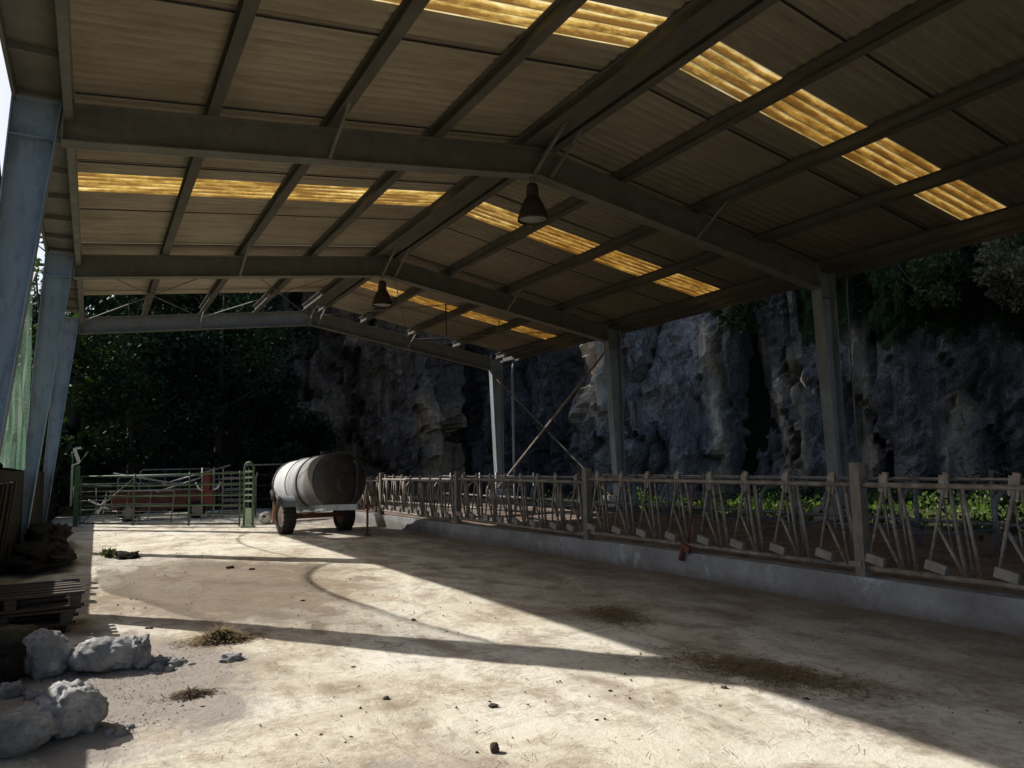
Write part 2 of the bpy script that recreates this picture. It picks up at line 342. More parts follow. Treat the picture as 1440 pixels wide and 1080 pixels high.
# ------------------------------------------------------------------ mesh helpers
class MB:
    def __init__(s): s.v = []; s.f = []; s.sm = []
    def add(s, vs, fs, smooth=False):
        o = len(s.v); s.v += [tuple(p) for p in vs]
        s.f += [tuple(i + o for i in f) for f in fs]; s.sm += [smooth] * len(fs)
        return s
    def hexa(s, p):          # 0-3 bottom ring, 4-7 top ring
        return s.add(p, [(0, 3, 2, 1), (4, 5, 6, 7), (0, 1, 5, 4), (1, 2, 6, 5), (2, 3, 7, 6), (3, 0, 4, 7)])
    def box(s, x0, x1, y0, y1, z0, z1):
        return s.hexa([(x0, y0, z0), (x1, y0, z0), (x1, y1, z0), (x0, y1, z0), (x0, y0, z1), (x1, y0, z1), (x1, y1, z1), (x0, y1, z1)])
    def obox(s, c, size, rot=(0, 0, 0), jit=0):
        from mathutils import Euler
        m = Euler(rot).to_matrix(); pts = []
        for dz in (-.5, .5):
            for dx, dy in ((-.5, -.5), (.5, -.5), (.5, .5), (-.5, .5)):
                p = m @ V((dx * size[0], dy * size[1], dz * size[2]))
                pts.append(V(c) + p + V((rnd.uniform(-jit, jit), rnd.uniform(-jit, jit), rnd.uniform(-jit, jit))))
        return s.hexa(pts)
    def tube(s, path, r, n=8, cap=True):
        path = [V(p) for p in path]; rs = r if isinstance(r, (list, tuple)) else [r] * len(path)
        vs = []; fs = []; prev = None
        for i, p in enumerate(path):
            d = (path[min(i + 1, len(path) - 1)] - path[max(i - 1, 0)]).normalized()
            if prev is None:
                a = d.cross(V((0, 0, 1)) if abs(d.z) < .9 else V((1, 0, 0))).normalized()
            else:
                a = (prev - d * prev.dot(d)).normalized()
            prev = a; b = d.cross(a)
            for k in range(n):
                t = 2 * math.pi * k / n
                vs.append(p + (a * math.cos(t) + b * math.sin(t)) * rs[i])
        for i in range(len(path) - 1):
            for k in range(n):
                k2 = (k + 1) % n
                fs.append((i * n + k, i * n + k2, (i + 1) * n + k2, (i + 1) * n + k))
        s.add(vs, fs, True)
        if cap:
            o = len(s.v) - len(vs)
            s.f += [tuple(o + k for k in reversed(range(n))), tuple(o + (len(path) - 1) * n + k for k in range(n))]; s.sm += [False, False]
        return s
    def bar(s, p0, p1, w, h, up=(0, 0, 1)):    # rectangular bar
        p0, p1, up = V(p0), V(p1), V(up); d = (p1 - p0).normalized()
        a = d.cross(up).normalized(); b = a.cross(d).normalized(); pts = []
        for p in (p0, p1):
            for i, j in ((-1, -1), (1, -1), (1, 1), (-1, 1)):
                pts.append(p + a * i * w / 2 + b * j * h / 2)
        return s.add(pts, [(0, 1, 2, 3), (7, 6, 5, 4), (0, 4, 5, 1), (1, 5, 6, 2), (2, 6, 7, 3), (3, 7, 4, 0)])
    def lathe(s, prof, origin, axis, n=24, smooth=True):   # prof: (t along axis, radius)
        origin, axis = V(origin), V(axis).normalized()
        a = axis.cross(V((0, 0, 1)) if abs(axis.z) < .9 else V((1, 0, 0))).normalized(); b = axis.cross(a)
        vs = []; fs = []
        for t, r in prof:
            for k in range(n):
                q = 2 * math.pi * k / n
                vs.append(origin + axis * t + (a * math.cos(q) + b * math.sin(q)) * max(r, 1e-4))
        for i in range(len(prof) - 1):
            for k in range(n):
                k2 = (k + 1) % n; fs.append((i * n + k, i * n + k2, (i + 1) * n + k2, (i + 1) * n + k))
        return s.add(vs, fs, smooth)
    def leaf(s, p, size, d=None, asp=.55):
        d = d or V((rnd.gauss(0, 1), rnd.gauss(0, 1), rnd.gauss(0, 1))); d = d.normalized()
        u = d.cross(V((rnd.gauss(0, 1), rnd.gauss(0, 1), rnd.gauss(0, 1)))).normalized() * size * asp * .5
        d = d * size
        p = V(p); s.v += [tuple(p), tuple(p + d * .5 + u), tuple(p + d), tuple(p + d * .5 - u)]
        o = len(s.v) - 4; s.f.append((o, o + 1, o + 2, o + 3)); s.sm.append(False)
    def build(s, name, mat, parent=None, loc=None):
        me = bpy.data.meshes.new(name)
        off = V(loc) if loc is not None else V((0, 0, 0))
        if parent is not None: off = off + V(parent.get('_o', (0, 0, 0)))
        me.from_pydata([(a[0] - off.x, a[1] - off.y, a[2] - off.z) for a in s.v], [], s.f)
        me.polygons.foreach_set('use_smooth', s.sm)
        me.validate(); me.update()
        mats = mat if isinstance(mat, list) else [mat]
        for m_ in mats: me.materials.append(M[m_] if isinstance(m_, str) else m_)
        o = bpy.data.objects.new(name, me); C.objects.link(o)
        if parent is not None:
            o.parent = parent
            if loc is not None: o.location = loc
            if parent.type == 'MESH' or True: o['_o'] = tuple(off)
        elif loc is not None:
            o.location = loc; o['_o'] = tuple(off)
        return o

def tag(o, label, cat, group=None, kind=None):
    if label: o['label'] = label
    if cat: o['category'] = cat
    if group: o['group'] = group
    if kind: o['kind'] = kind
    return o
def thing(name, label, cat, loc=(0, 0, 0), group=None):
    o = bpy.data.objects.new(name, None); o.empty_display_size = .2
    C.objects.link(o); o.location = loc; o['_o'] = tuple(loc)
    return tag(o, label, cat, group)
def struct(o): o['kind'] = 'structure'; return o
def copy_thing(root, loc, label):
    def rec(o, par):
        c = o.copy(); C.objects.link(c)
        if par is not None: c.parent = par
        for ch in [x for x in C.objects if x.parent == o and x is not c]: rec(ch, c)
        return c
    kids = {}
    r = rec(root, None); r.location = loc; r['label'] = label
    return r

def gz(y): return -.012 * max(0.0, y - 8)          # the yard falls gently away
def fbm(x, y, z, o=4):
    return noise.fractal(V((x, y, z)), 1.0, 2.0, o)

# ------------------------------------------------------------------ setting
def grid(name, xs, ys, fz, mat):
    vs = [(x, y, fz(x, y)) for y in ys for x in xs]; n = len(xs)
    fs = [(j * n + i, j * n + i + 1, (j + 1) * n + i + 1, (j + 1) * n + i) for j in range(len(ys) - 1) for i in range(n - 1)]
    b = MB(); b.add(vs, fs, True); return b.build(name, mat)
def fr(a, b, n): return [a + (b - a) * i / n for i in range(n + 1)]

yard = grid('concrete_yard', fr(-1.16, 6.66, 130), fr(-6, 34, 560),
            lambda x, y: gz(y) + .012 * fbm(x * .7, y * .7, 0, 3) + .006 * fbm(x * 3, y * 3, 5, 3), 'floor')
struct(yard)
def terr(x, y):
    z = gz(min(y, 40)) - .10 + .05 * fbm(x * .3, y * .3, 2, 3)
    if x > 15: z -= .25 * min(1, (x - 15) / 4)
    if x < -2.5: z -= .5 * min(1, (-x - 2.5) / 3)
    return z
def spaced(a, lo, hi, b, step):
    l = [a, (a + lo) / 2] + fr(lo, hi, int((hi - lo) / step)) + [(hi + b) / 2, b]; return l
struct(grid('ground', spaced(-900, -30, 45, 900, .6), spaced(-900, -10, 60, 900, .6), terr, 'terrain'))
struct(grid('bedding_ground', fr(6.86, 13.9, 40), fr(-5, 27.4, 150),
            lambda x, y: .07 + .05 * fbm(x * .8, y * .8, 9, 4) + gz(y) * .6, 'bedding'))

# hill carrying the wood on the left, behind the shed
def hillz(x, y):
    t = max(0, min(1, (y - 36) / 16))
    top = 11 * max(0, min(1, (11 - x) / 4))
    z = top * (t * t * (3 - 2 * t)) + fbm(x * .12, y * .12, 3, 4) * 1.5 * t - .6
    return z
struct(grid('wooded_hill', fr(-60, 24, 60), fr(34, 90, 34), hillz, 'terrain'))

# --- limestone cliff
CP = [(2, 47), (6, 45.5), (10, 44.5), (13, 43.6), (16, 42.6), (18.2, 41.8), (19.0, 46.0), (22.6, 46.5), (23.6, 41.0), (25.6, 36.6), (23.9, 34.0), (24.9, 32.2), (27, 29.5), (29.2, 26), (31, 22.5), (33, 18.5), (35.5, 14), (37.5, 9), (38.5, 3), (39, -6), (39, -22), (36, -40)]
def resample(P, step):
    out = []; P = [V((a, b, 0)) for a, b in P]
    for i in range(len(P) - 1):
        L_ = (P[i + 1] - P[i]).length; n = max(1, int(L_ / step))
        for k in range(n): out.append(P[i].lerp(P[i + 1], k / n))
    out.append(P[-1]); return out
def make_cliff():
    P = resample(CP, .24)
    for _ in range(24):
        P = [P[0]] + [(P[i - 1] + P[i] * 2 + P[i + 1]) / 4 for i in range(1, len(P) - 1)] + [P[-1]]
    zs = fr(-1.2, 15, 62) + [16, 17.5, 19.5, 22, 25, 29, 34, 40, 47, 54, 58]
    vs = []; moss = []; pale = []; lum = []; warm = []; n = len(P)
    lens = [0]
    for i in range(1, n): lens.append(lens[-1] + (P[i] - P[i - 1]).length)
    for j, z in enumerate(zs):
        for i, p in enumerate(P):
            t = (P[min(i + 1, n - 1)] - P[max(i - 1, 0)]).normalized(); nr = V((-t.y, t.x, 0))
            nr = V((t.y, -t.x, 0))         # towards the shed
            s_ = lens[i]
            bulge = fbm(s_ * .11, z * .045, 1.0, 3) * 2.2
            ribs = 1 - abs(fbm(s_ * .42, z * .10, 4.0, 4)) * 2
            ribs2 = 1 - abs(fbm(s_ * 1.3 + z * .12, z * .35, 8.0, 4)) * 2
            fine = fbm(s_ * 3.1, z * 1.6, 12.0, 4)
            vd, _ = noise.voronoi(V((s_ * .30 + .5 * fbm(s_ * .5, z * .3, 2, 2), z * .065 + .12 * fbm(s_ * .3, z * .4, 6, 2), 3.3)))
            vd2, _2 = noise.voronoi(V((s_ * .95 + .6 * fbm(s_, z * .6, 2, 2), z * .24, 7.7)))
            crk = -.9 * max(0, 1 - (vd[1] - vd[0]) * 9) ** 2 - .25 * max(0, 1 - (vd2[1] - vd2[0]) * 7) ** 2
            fac = 0
            for (dist_, pts_), q_, k_, kk in (((vd, _), V((s_ * .30 + .5 * fbm(s_ * .5, z * .3, 2, 2), z * .065 + .12 * fbm(s_ * .3, z * .4, 6, 2), 3.3)), 2.0, .8), ((vd2, _2), V((s_ * .95 + .6 * fbm(s_, z * .6, 2, 2), z * .24, 7.7)), .75, .35)):
                p0 = pts_[0]; g_ = noise.cell_vector(V((p0.x * 53.1, p0.y * 71.7, p0.z * 31.3)))
                fac += ((q_.x - p0.x) * (g_.x - .5) * 2 + (q_.y - p0.y) * (g_.y - .5) * 1.6) * k_ + (g_.z - .5) * kk
            d = bulge * 1.1 + ribs * .85 + ribs2 * .34 + fine * .22 + crk + fac
            bear = math.degrees(math.atan2(p.x, p.y))
            # narrow fissure that widens to the foot
            w = .25 + max(0, (9.5 - z)) * .11
            f = math.exp(-((bear - 47.0) / (w / .62)) ** 2) if z < 12 else 0
            d -= f * 2.6
            mo = 0.0
            if bear > 51: mo = max(0, min(1, (z - 5.2 - 1.5 * fbm(s_ * .2, 0, 3, 3)) / 3))
            if bear > 60: mo = max(mo, min(1, max(0, (1.6 - z)) / 1.5))
            if bear < 11: mo = .7
            elif bear < 18.5: mo = .40
            mo = max(mo, .25 * (fbm(s_ * .15, z * .1, 20, 3) + .3))
            pa = 0
            for b0, ww, z0, z1 in ((50.6, .45, -1, 6), (49.2, .35, -1, 5), (54.8, .5, -1, 7), (36.5, 1.0, 4, 9), (22.5, .5, 0, 5), (44.4, .4, 0, 8), (60.5, .8, 0, 3.5)):  # pale streaks; the one on the buttress paints in the sun patch
                pa = max(pa, math.exp(-((bear - b0 - .25 * fbm(z * .5, s_ * .1, b0, 3) * 2) / ww) ** 2) * (1 if z0 < z < z1 else max(0, 1 - min(abs(z - z0), abs(z - z1)))))
            lean = -.05 * min(z, 16)
            q = p + nr * (d + lean)
            # crest: low towards the wood, high above the rock
            zz = z
            if z > 15:
                h = 11 if p.x < 4.0 else 11 + 44 * min(1, (p.x - 4.0) / 6.0)
                if 13.3 < p.x < 19.2 and p.y > 38: h = 12.0  # unseen notch added so that sun reaches a patch of the cliff
                if p.y < 5: h = max(22, h - (5 - p.y) * 1.5)
                zz = min(z, h + fbm(s_ * .2, 0, 30, 3) * 2)
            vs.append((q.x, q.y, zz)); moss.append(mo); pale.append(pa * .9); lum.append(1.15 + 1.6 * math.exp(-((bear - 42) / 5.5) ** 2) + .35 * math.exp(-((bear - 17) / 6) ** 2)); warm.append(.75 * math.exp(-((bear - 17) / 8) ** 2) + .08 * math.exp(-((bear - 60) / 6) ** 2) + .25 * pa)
    fs = [(j * n + i, (j + 1) * n + i, (j + 1) * n + i + 1, j * n + i + 1) for j in range(len(zs) - 1) for i in range(n - 1)]
    # plateau falling away behind the crest
    base = len(vs); J = len(zs) - 1
    for i, p in enumerate(P):
        t = (P[min(i + 1, n - 1)] - P[max(i - 1, 0)]).normalized(); nr = V((-t.y, t.x, 0))
        q = p + nr * 2.5; vs.append((q.x, q.y, -1.0)); moss.append(1); pale.append(0); lum.append(.5); warm.append(0)
    for i in range(n - 1): fs.append((J * n + i, base + i, base + i + 1, J * n + i + 1))
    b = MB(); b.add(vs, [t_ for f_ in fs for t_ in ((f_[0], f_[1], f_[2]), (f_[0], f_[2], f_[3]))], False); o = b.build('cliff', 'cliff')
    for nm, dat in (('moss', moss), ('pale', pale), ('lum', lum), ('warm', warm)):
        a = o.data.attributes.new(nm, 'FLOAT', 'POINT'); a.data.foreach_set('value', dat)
    return struct(o)
cliff = make_cliff()

# ------------------------------------------------------------------ the shed
Y1, SP = 10.57, 7.61
FR = [Y1 - 2 * SP, Y1 - SP, Y1, Y1 + SP, Y1 + 2 * SP]
AX = 6.5
def rtop(x): return 6.06 + .1128 * (x + .5) if x < AX else 6.85 - .182 * (x - AX)
def rbot(x): return rtop(x) - .50
PD = .21                         # purlin depth
def sz(x): return rtop(x) + PD + .035       # mean height of the roof sheets
shed = thing('open_barn', 'open-sided steel cattle barn with pale corrugated roof and amber skylight strips', 'barn', (6.5, 10.57, 0))

def ibeam(mb, a, b, up, d0, d1, fw, t=.016):
    """a,b: centre of the section; up: direction of the web"""
    a, b, up = V(a), V(b), V(up).normalized(); d = (b - a).normalized(); sd = d.cross(up).normalized()
    def slab(h00, h01, h10, h11, w):
        mb.hexa([a + up * h00 - sd * w, a + up * h00 + sd * w, b + up * h10 + sd * w, b + up * h10 - sd * w,
                 a + up * h01 - sd * w, a + up * h01 + sd * w, b + up * h11 + sd * w, b + up * h11 - sd * w])
    slab(-d0 / 2 + t, d0 / 2 - t, -d1 / 2 + t, d1 / 2 - t, t * .4)
    slab(d0 / 2 - t, d0 / 2, d1 / 2 - t, d1 / 2, fw / 2)
    slab(-d0 / 2, -d0 / 2 + t, -d1 / 2, -d1 / 2 + t, fw / 2)

def column_left(Y):
    b = MB()
    zb = gz(Y)
    xo = lambda z: -1.0 - .05 * (6 - z); xi = lambda z: (-.48 - .108 * (6 - z)) if z > 0 else -1.13
    t = .016; w = .13
    z0, z1 = zb, 6.06
    # outer and inner flanges, web between them
    for f, s in ((xo, 1), (xi, -1)):
        b.hexa([(f(z0), Y - w, z0), (f(z0) + s * t, Y - w, z0), (f(z0) + s * t, Y + w, z0), (f(z0), Y + w, z0),
                (f(z1), Y - w, z1 + (.12 if s == 1 else 0)), (f(z1) + s * t, Y - w, z1 + (.12 if s == 1 else 0)), (f(z1) + s * t, Y + w, z1 + (.12 if s == 1 else 0)), (f(z1), Y + w, z1 + (.12 if s == 1 else 0))])
    b.hexa([(xo(z0) + t, Y - .006, z0), (xi(z0) - t, Y - .006, z0), (xi(z0) - t, Y + .006, z0), (xo(z0) + t, Y + .006, z0),
            (xo(z1) + t, Y - .006, z1), (xi(z1) - t, Y - .006, z1), (xi(z1) - t, Y + .006, z1), (xo(z1) + t, Y + .006, z1)])
    for zz in (5.56, 6.045):
        b.box(xo(zz) + t + .002, xi(zz) - t - .002, Y - w + .005, Y + w - .005, zz - .008, zz + .008)
    o = b.build('column', 'colblue', shed)
    p = MB().box(-1.42, -.98, Y - .2, Y + .2, zb - .05, zb + .02).build('base_plate', 'galv', o)
    return o
def column_right(Y):
    b = MB(); zb = -.1
    xi = lambda z: 13.53 + .22 * (1 - z / 5.5) * 1; xo = 14.02
    t = .016; w = .13; z0, z1 = zb, rtop(14.0) - .02
    b.box(xo - t, xo, Y - w, Y + w, z0, z1)
    b.hexa([(xi(z0), Y - w, z0), (xi(z0) + t, Y - w, z0), (xi(z0) + t, Y + w, z0), (xi(z0), Y + w, z0),
            (xi(z1), Y - w, z1), (xi(z1) + t, Y - w, z1), (xi(z1) + t, Y + w, z1), (xi(z1), Y + w, z1)])
    b.hexa([(xi(z0) + t, Y - .006, z0), (xo - t, Y - .006, z0), (xo - t, Y + .006, z0), (xi(z0) + t, Y + .006, z0),
            (xi(z1) + t, Y - .006, z1), (xo - t, Y - .006, z1), (xo - t, Y + .006, z1), (xi(z1) + t, Y + .006, z1)])
    b.box(xi(4.6) + t + .002, xo - t - .002, Y - w + .005, Y + w - .005, 4.9, 4.916)
    o = b.build('column', 'galv', shed)
    MB().box(13.45, 14.3, Y - .35, Y + .35, zb - .1, .42).build('concrete_footing', 'kerb', o)
    return o
def rafter(Y, side):
    b = MB(); t = .018; w = .125
    x0, x1 = (-.475, AX - .004) if side < 0 else (AX + .004, 13.52)
    def slab(f0, f1, ww):
        b.hexa([(x0, Y - ww, f0(x0)), (x1, Y - ww, f0(x1)), (x1, Y + ww, f0(x1)), (x0, Y + ww, f0(x0)),
                (x0, Y - ww, f1(x0)), (x1, Y - ww, f1(x1)), (x1, Y + ww, f1(x1)), (x0, Y + ww, f1(x0))])
    slab(lambda x: rtop(x) - t, rtop, w); slab(rbot, lambda x: rbot(x) + t, w)
    slab(lambda x: rbot(x) + t, lambda x: rtop(x) - t, .006)
    for xx in ((x0 + .012, x1 - .012)):
        b.box(xx - .010, xx + .010, Y - w + .004, Y + w - .004, rbot(xx) + t, rtop(xx) - t)
    b.build('rafter', 'beam', shed)
for Y in FR:
    column_left(Y); column_right(Y); rafter(Y, -1); rafter(Y, 1)
    # small stays from the rafter foot up to the purlins, and the pair at the ridge
    for x in (2.93, 10.09):
        MB().bar((x - .05, Y - .14, rbot(x) + .02), (x, Y - .95, rtop(x) + .03), .045, .045).build('purlin_stay', 'beam', shed)
    for x in (AX - .12, AX + .22):
        MB().bar((x, Y - .15, rbot(AX) + .0), (x + .02, Y - 1.15, rtop(AX) + .02), .045, .045).build('ridge_stay', 'beam', shed)
PUR = [1.28, 2.93, 4.61, 6.24, 6.76, 8.28, 10.09, 11.92, 13.80]
for x in PUR:
    b = MB(); zt = rtop(x)
    ibeam(b, (x, -5.2, zt + PD / 2 + .001), (x, 25.74, zt + PD / 2 + .001), (0, 0, 1), PD, PD, .15, .012)
    b.build('purlin', 'purlin', shed)
    for Y in FR[1:]:
        MB().bar((x + .05, Y - .06, zt + .055), (x + .05, Y + .06, zt + .055), .008, .10).build('purlin_cleat', 'galv', shed)
MB().box(6.33, 6.67, -5.2, 24.9, rtop(6.5) + .02, rtop(6.5) + .032).build('ridge_lining', 'purlin', shed)
# eave beam and box gutter along the left side
b = MB(); ibeam(b, (-.40, -5.2, 6.00), (-.40, 25.95, 6.00), (0, 0, 1), .28, .28, .10, .012)
b.build('eave_beam', 'beam', shed)
g = MB(); g.box(-1.0, -.96, -5.2, 25.5, 6.03, 6.24); g.box(-.958, -.47, -5.2, 25.5, 6.17, 6.185)
gut = g.build('gutter', 'beam', shed)
y = -4.6
while y < 25.4:
    if min(abs(y - f) for f in FR) > .25:
        MB().box(-.957, -.46, y - .03, y + .03, 6.08, 6.168).build('gutter_bracket', 'beam', gut)
    y += 1.27
b = MB(); ibeam(b, (14.2, -5.2, rtop(14.2) + PD / 2), (14.2, 25.95, rtop(14.2) + PD / 2), (0, 0, 1), PD, PD, .09, .010); b.build('purlin', 'purlin', shed)
g = MB(); g.box(14.44, 14.47, -5.2, 25.5, rtop(14.4) + .02, rtop(14.4) + .20); g.build('gutter', 'purlin', shed)

# corrugated sheets
PER = .19; AMP = .024
def corr(y): return AMP * math.cos(2 * math.pi * y / PER)
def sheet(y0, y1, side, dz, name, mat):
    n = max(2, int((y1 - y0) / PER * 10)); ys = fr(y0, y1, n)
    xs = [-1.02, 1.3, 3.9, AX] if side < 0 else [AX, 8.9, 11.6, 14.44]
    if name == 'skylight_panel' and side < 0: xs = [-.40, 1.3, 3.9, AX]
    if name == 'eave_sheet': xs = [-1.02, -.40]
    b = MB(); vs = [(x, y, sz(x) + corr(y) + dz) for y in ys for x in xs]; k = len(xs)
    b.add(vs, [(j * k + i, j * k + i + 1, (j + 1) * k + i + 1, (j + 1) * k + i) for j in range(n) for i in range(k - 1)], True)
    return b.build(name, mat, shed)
J = [-5.3 + 1.25, -1.60, .85, 3.30, 5.75, 8.20, 10.65, 13.10, 15.55, 18.0, 20.45, 22.9, 25.3]
LEND = 23.5
SK = {5.75: (6.75, 7.65), 13.10: (13.65, 14.6), 20.45: (21.3, 22.15)}
SKL = {5.75: (6.75, 7.65), 13.10: (13.65, 14.6), 20.45: (20.55, 20.9)}
JE = [-5.3] + J[0:]
for i in range(len(JE) - 1):
    for side in (-1, 1):
        a, c = JE[i], JE[i + 1]
        if side < 0 and c > LEND: c = LEND
        dz = .014 if i % 2 else 0
        if a in SK:
            s0, s1 = (SKL if side < 0 else SK)[a]
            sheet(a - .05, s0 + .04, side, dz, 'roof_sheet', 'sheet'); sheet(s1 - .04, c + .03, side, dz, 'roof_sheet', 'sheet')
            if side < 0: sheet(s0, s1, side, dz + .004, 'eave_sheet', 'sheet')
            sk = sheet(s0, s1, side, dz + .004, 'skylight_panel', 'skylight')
            sk['label'] = 'translucent yellowed corrugated skylight strip letting amber light through'
        else:
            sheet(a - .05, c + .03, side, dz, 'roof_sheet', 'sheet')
        x0, x1 = (-.35, AX) if side < 0 else (AX, 14.4)
        if i: MB().bar((x0, a, sz(x0) - .022), (x1, a, sz(x1) - .022), .03, .012).build('sheet_lap_shadow', 'cable', shed)  # dark bar paints in the shadow line under each sheet overlap
MB().hexa([(AX - .28, -5.3, sz(AX - .28) + .05), (AX + .28, -5.3, sz(AX + .28) + .05), (AX + .28, 24.95, sz(AX + .28) + .05), (AX - .28, 24.95, sz(AX - .28) + .05),
           (AX - .02, -5.3, sz(AX) + .09), (AX + .02, -5.3, sz(AX) + .09), (AX + .02, 24.95, sz(AX) + .09), (AX - .02, 24.95, sz(AX) + .09)]).build('ridge_cap', 'sheet', shed)
# wind bracing of the end bay: rods below the roof and the cross in the right-hand wall
ya, yb = FR[3] + .1, FR[4] - .1
for x0, x1 in ((-.4, 2.93), (2.93, 6.3), (6.7, 10.09), (10.09, 13.5)):
    for p, q in (((x0, ya), (x1, yb)), ((x0, yb), (x1, ya))):
        MB().tube([(p[0], p[1], rtop(p[0]) - .12), (q[0], q[1], rtop(q[0]) - .12)], .014, 6).build('wind_brace_rod', 'beam', shed)
MB().bar((13.6, ya, 4.8), (13.6, yb, .35), .055, .055).build('wall_brace', 'fence', shed)
MB().bar((13.68, yb, 4.8), (13.68, ya, .35), .035, .035).build('wall_brace', 'purlin', shed)
for Y, dx in ((FR[4] - .5, .25), (FR[2] - .2, .28)):
    x = 14.0 + dx
    MB().tube([(14.35, Y, 5.45), (14.3, Y, 5.2), (x, Y, 4.9), (x, Y, 2.0), (x, Y, -.2)], .055 if Y > 20 else .018, 10).build('downpipe', 'galv' if Y > 20 else 'beam', shed)
MB().tube([(9.3, FR[3] + 2.4, rtop(9.3)), (9.32, FR[3] + 2.4, 5.35)], .02, 6).build('drop_rod', 'rust', shed)

# ------------------------------------------------------------------ lamps
def lamp():
    t = thing('hanging_lamp', 'rusty bell-shaped barn lamp hanging from the nearest rafter at the ridge', 'lamp', (6.42, FR[2], rbot(AX)), 'bell lamps under the ridge')
    x, y, z = 6.42, FR[2], rbot(AX)
    MB().tube([(x - .03, y, z), (x - .03, y, z - .16)], .012, 6).tube([(x + .04, y, z), (x + .04, y, z - .16)], .009, 6).build('hanger', 'beam', t)
    MB().lathe([(0, .0), (0, .085), (.06, .10), (.20, .11), (.24, .10)], (x, y, z - .14), (0, 0, -1), 20).build('housing', 'lamp', t)
    MB().lathe([(0, .10), (.05, .14), (.12, .175), (.24, .225), (.38, .262), (.42, .268), (.42, .255), (.36, .25)], (x, y, z - .36), (0, 0, -1), 28).build('lamp_shade', 'lamp', t)
    MB().lathe([(0, .25), (.03, .17), (.045, .0)], (x, y, z - .74), (0, 0, -1), 24).build('lens', 'lampglass', t)
    return t
lp = lamp()
copy_thing(lp, (6.42, FR[3], rbot(AX)), 'rusty bell-shaped barn lamp farther back, on the second rafter at the ridge')

# ------------------------------------------------------------------ left wall, netting, cables
b = MB(); ys = fr(-5, 34, 60)
for i in range(60):
    a, c = ys[i], ys[i + 1]; h0 = 1.54 + .02 * fbm(a * .6, 0, 1, 3) + gz(a) * .4; h1 = 1.54 + .02 * fbm(c * .6, 0, 1, 3) + gz(c) * .4
    b.add([(-1.2, a, gz(a) - .3), (-1.2, c, gz(c) - .3), (-1.2, c, h1), (-1.2, a, h0), (-1.42, a, gz(a) - .5), (-1.42, c, gz(c) - .5), (-1.42, c, h1 - .02), (-1.42, a, h0 - .02)],
          [(0, 1, 2, 3), (5, 4, 7, 6), (3, 2, 6, 7)])
tag(b.build('side_wall', 'greygrn'), 'low mossy concrete wall behind the left-hand columns of the barn', 'wall')
def catz(y, a, bb, top, sag):
    t = (y - a) / (bb - a); return top - sag * 4 * t * (1 - t)
def upper(y): return catz(y, FR[2], FR[3], 5.6, 1.0)
def lower(y):
    P = [(10.75, 3.45), (11.1, 2.9), (11.6, 2.45), (12.5, 1.85), (13.4, 1.56), (18.2, 1.5)]
    for (a, za), (c, zc) in zip(P, P[1:]):
        if a <= y <= c: return za + (zc - za) * (y - a) / (c - a)
    return 1.55
n, m_ = 90, 26; vs = []; dn = []
for i, y in enumerate(fr(10.78, 18.0, n)):
    for j in range(m_ + 1):
        t = j / m_; z0, z1 = lower(y), upper(y) - .02; z = z0 + (z1 - z0) * t
        vs.append((-1.17 + .05 * fbm(y * 1.2, z * .6, 0, 3) + .04 * math.sin(y * 5 + z * 2) * (1 - t), y, z))
        d = .30 + .12 * fbm(y * .8, z * .8, 3, 3)
        if t < .13 and y < 15.5: d = .45
        if t > .985: d = .8
        dn.append(d)
b = MB(); k = m_ + 1
b.add(vs, [(i * k + j, (i + 1) * k + j, (i + 1) * k + j + 1, i * k + j + 1) for i in range(n) for j in range(m_)], True)
o = b.build('shade_net', 'net'); a_ = o.data.attributes.new('dense', 'FLOAT', 'POINT'); a_.data.foreach_set('value', dn)
tag(o, 'sagging green shade netting hung between the two nearest left-hand columns', 'netting')
for (a, c, sag, lab) in ((FR[2], FR[3], 1.0, 'dark cable sagging along the top edge of the green netting'), (FR[3], FR[4], .75, 'dark cable sagging between the second and third left-hand columns')):
    tag(MB().tube([(-1.16, y, catz(y, a, c, 5.6, sag)) for y in fr(a, c, 24)], .02, 6).build('sagging_cable', 'cable'), lab, 'cable')

# ------------------------------------------------------------------ feed kerb and feed barriers
KX = 6.65
b = MB(); ys = fr(-5, 26.5, 130)
for i in range(130):
    a, c = ys[i], ys[i + 1]
    za, zc = gz(a), gz(c); ja, jc = .012 * fbm(a, 0, 2, 4), .012 * fbm(c, 0, 2, 4)
    b.add([(KX - .02 + ja, a, za - .1), (KX - .02 + jc, c, zc - .1), (KX + jc, c, zc + .30), (KX + ja, a, za + .30), (KX + .20, c, zc + .30), (KX + .20, a, za + .30), (KX + .21, c, zc - .1), (KX + .21, a, za - .1)],
          [(1, 0, 3, 2), (2, 3, 5, 4), (4, 5, 7, 6)])
tag(b.build('feed_kerb', 'kerb'), 'long stained concrete kerb carrying the row of feed barriers', 'kerb')

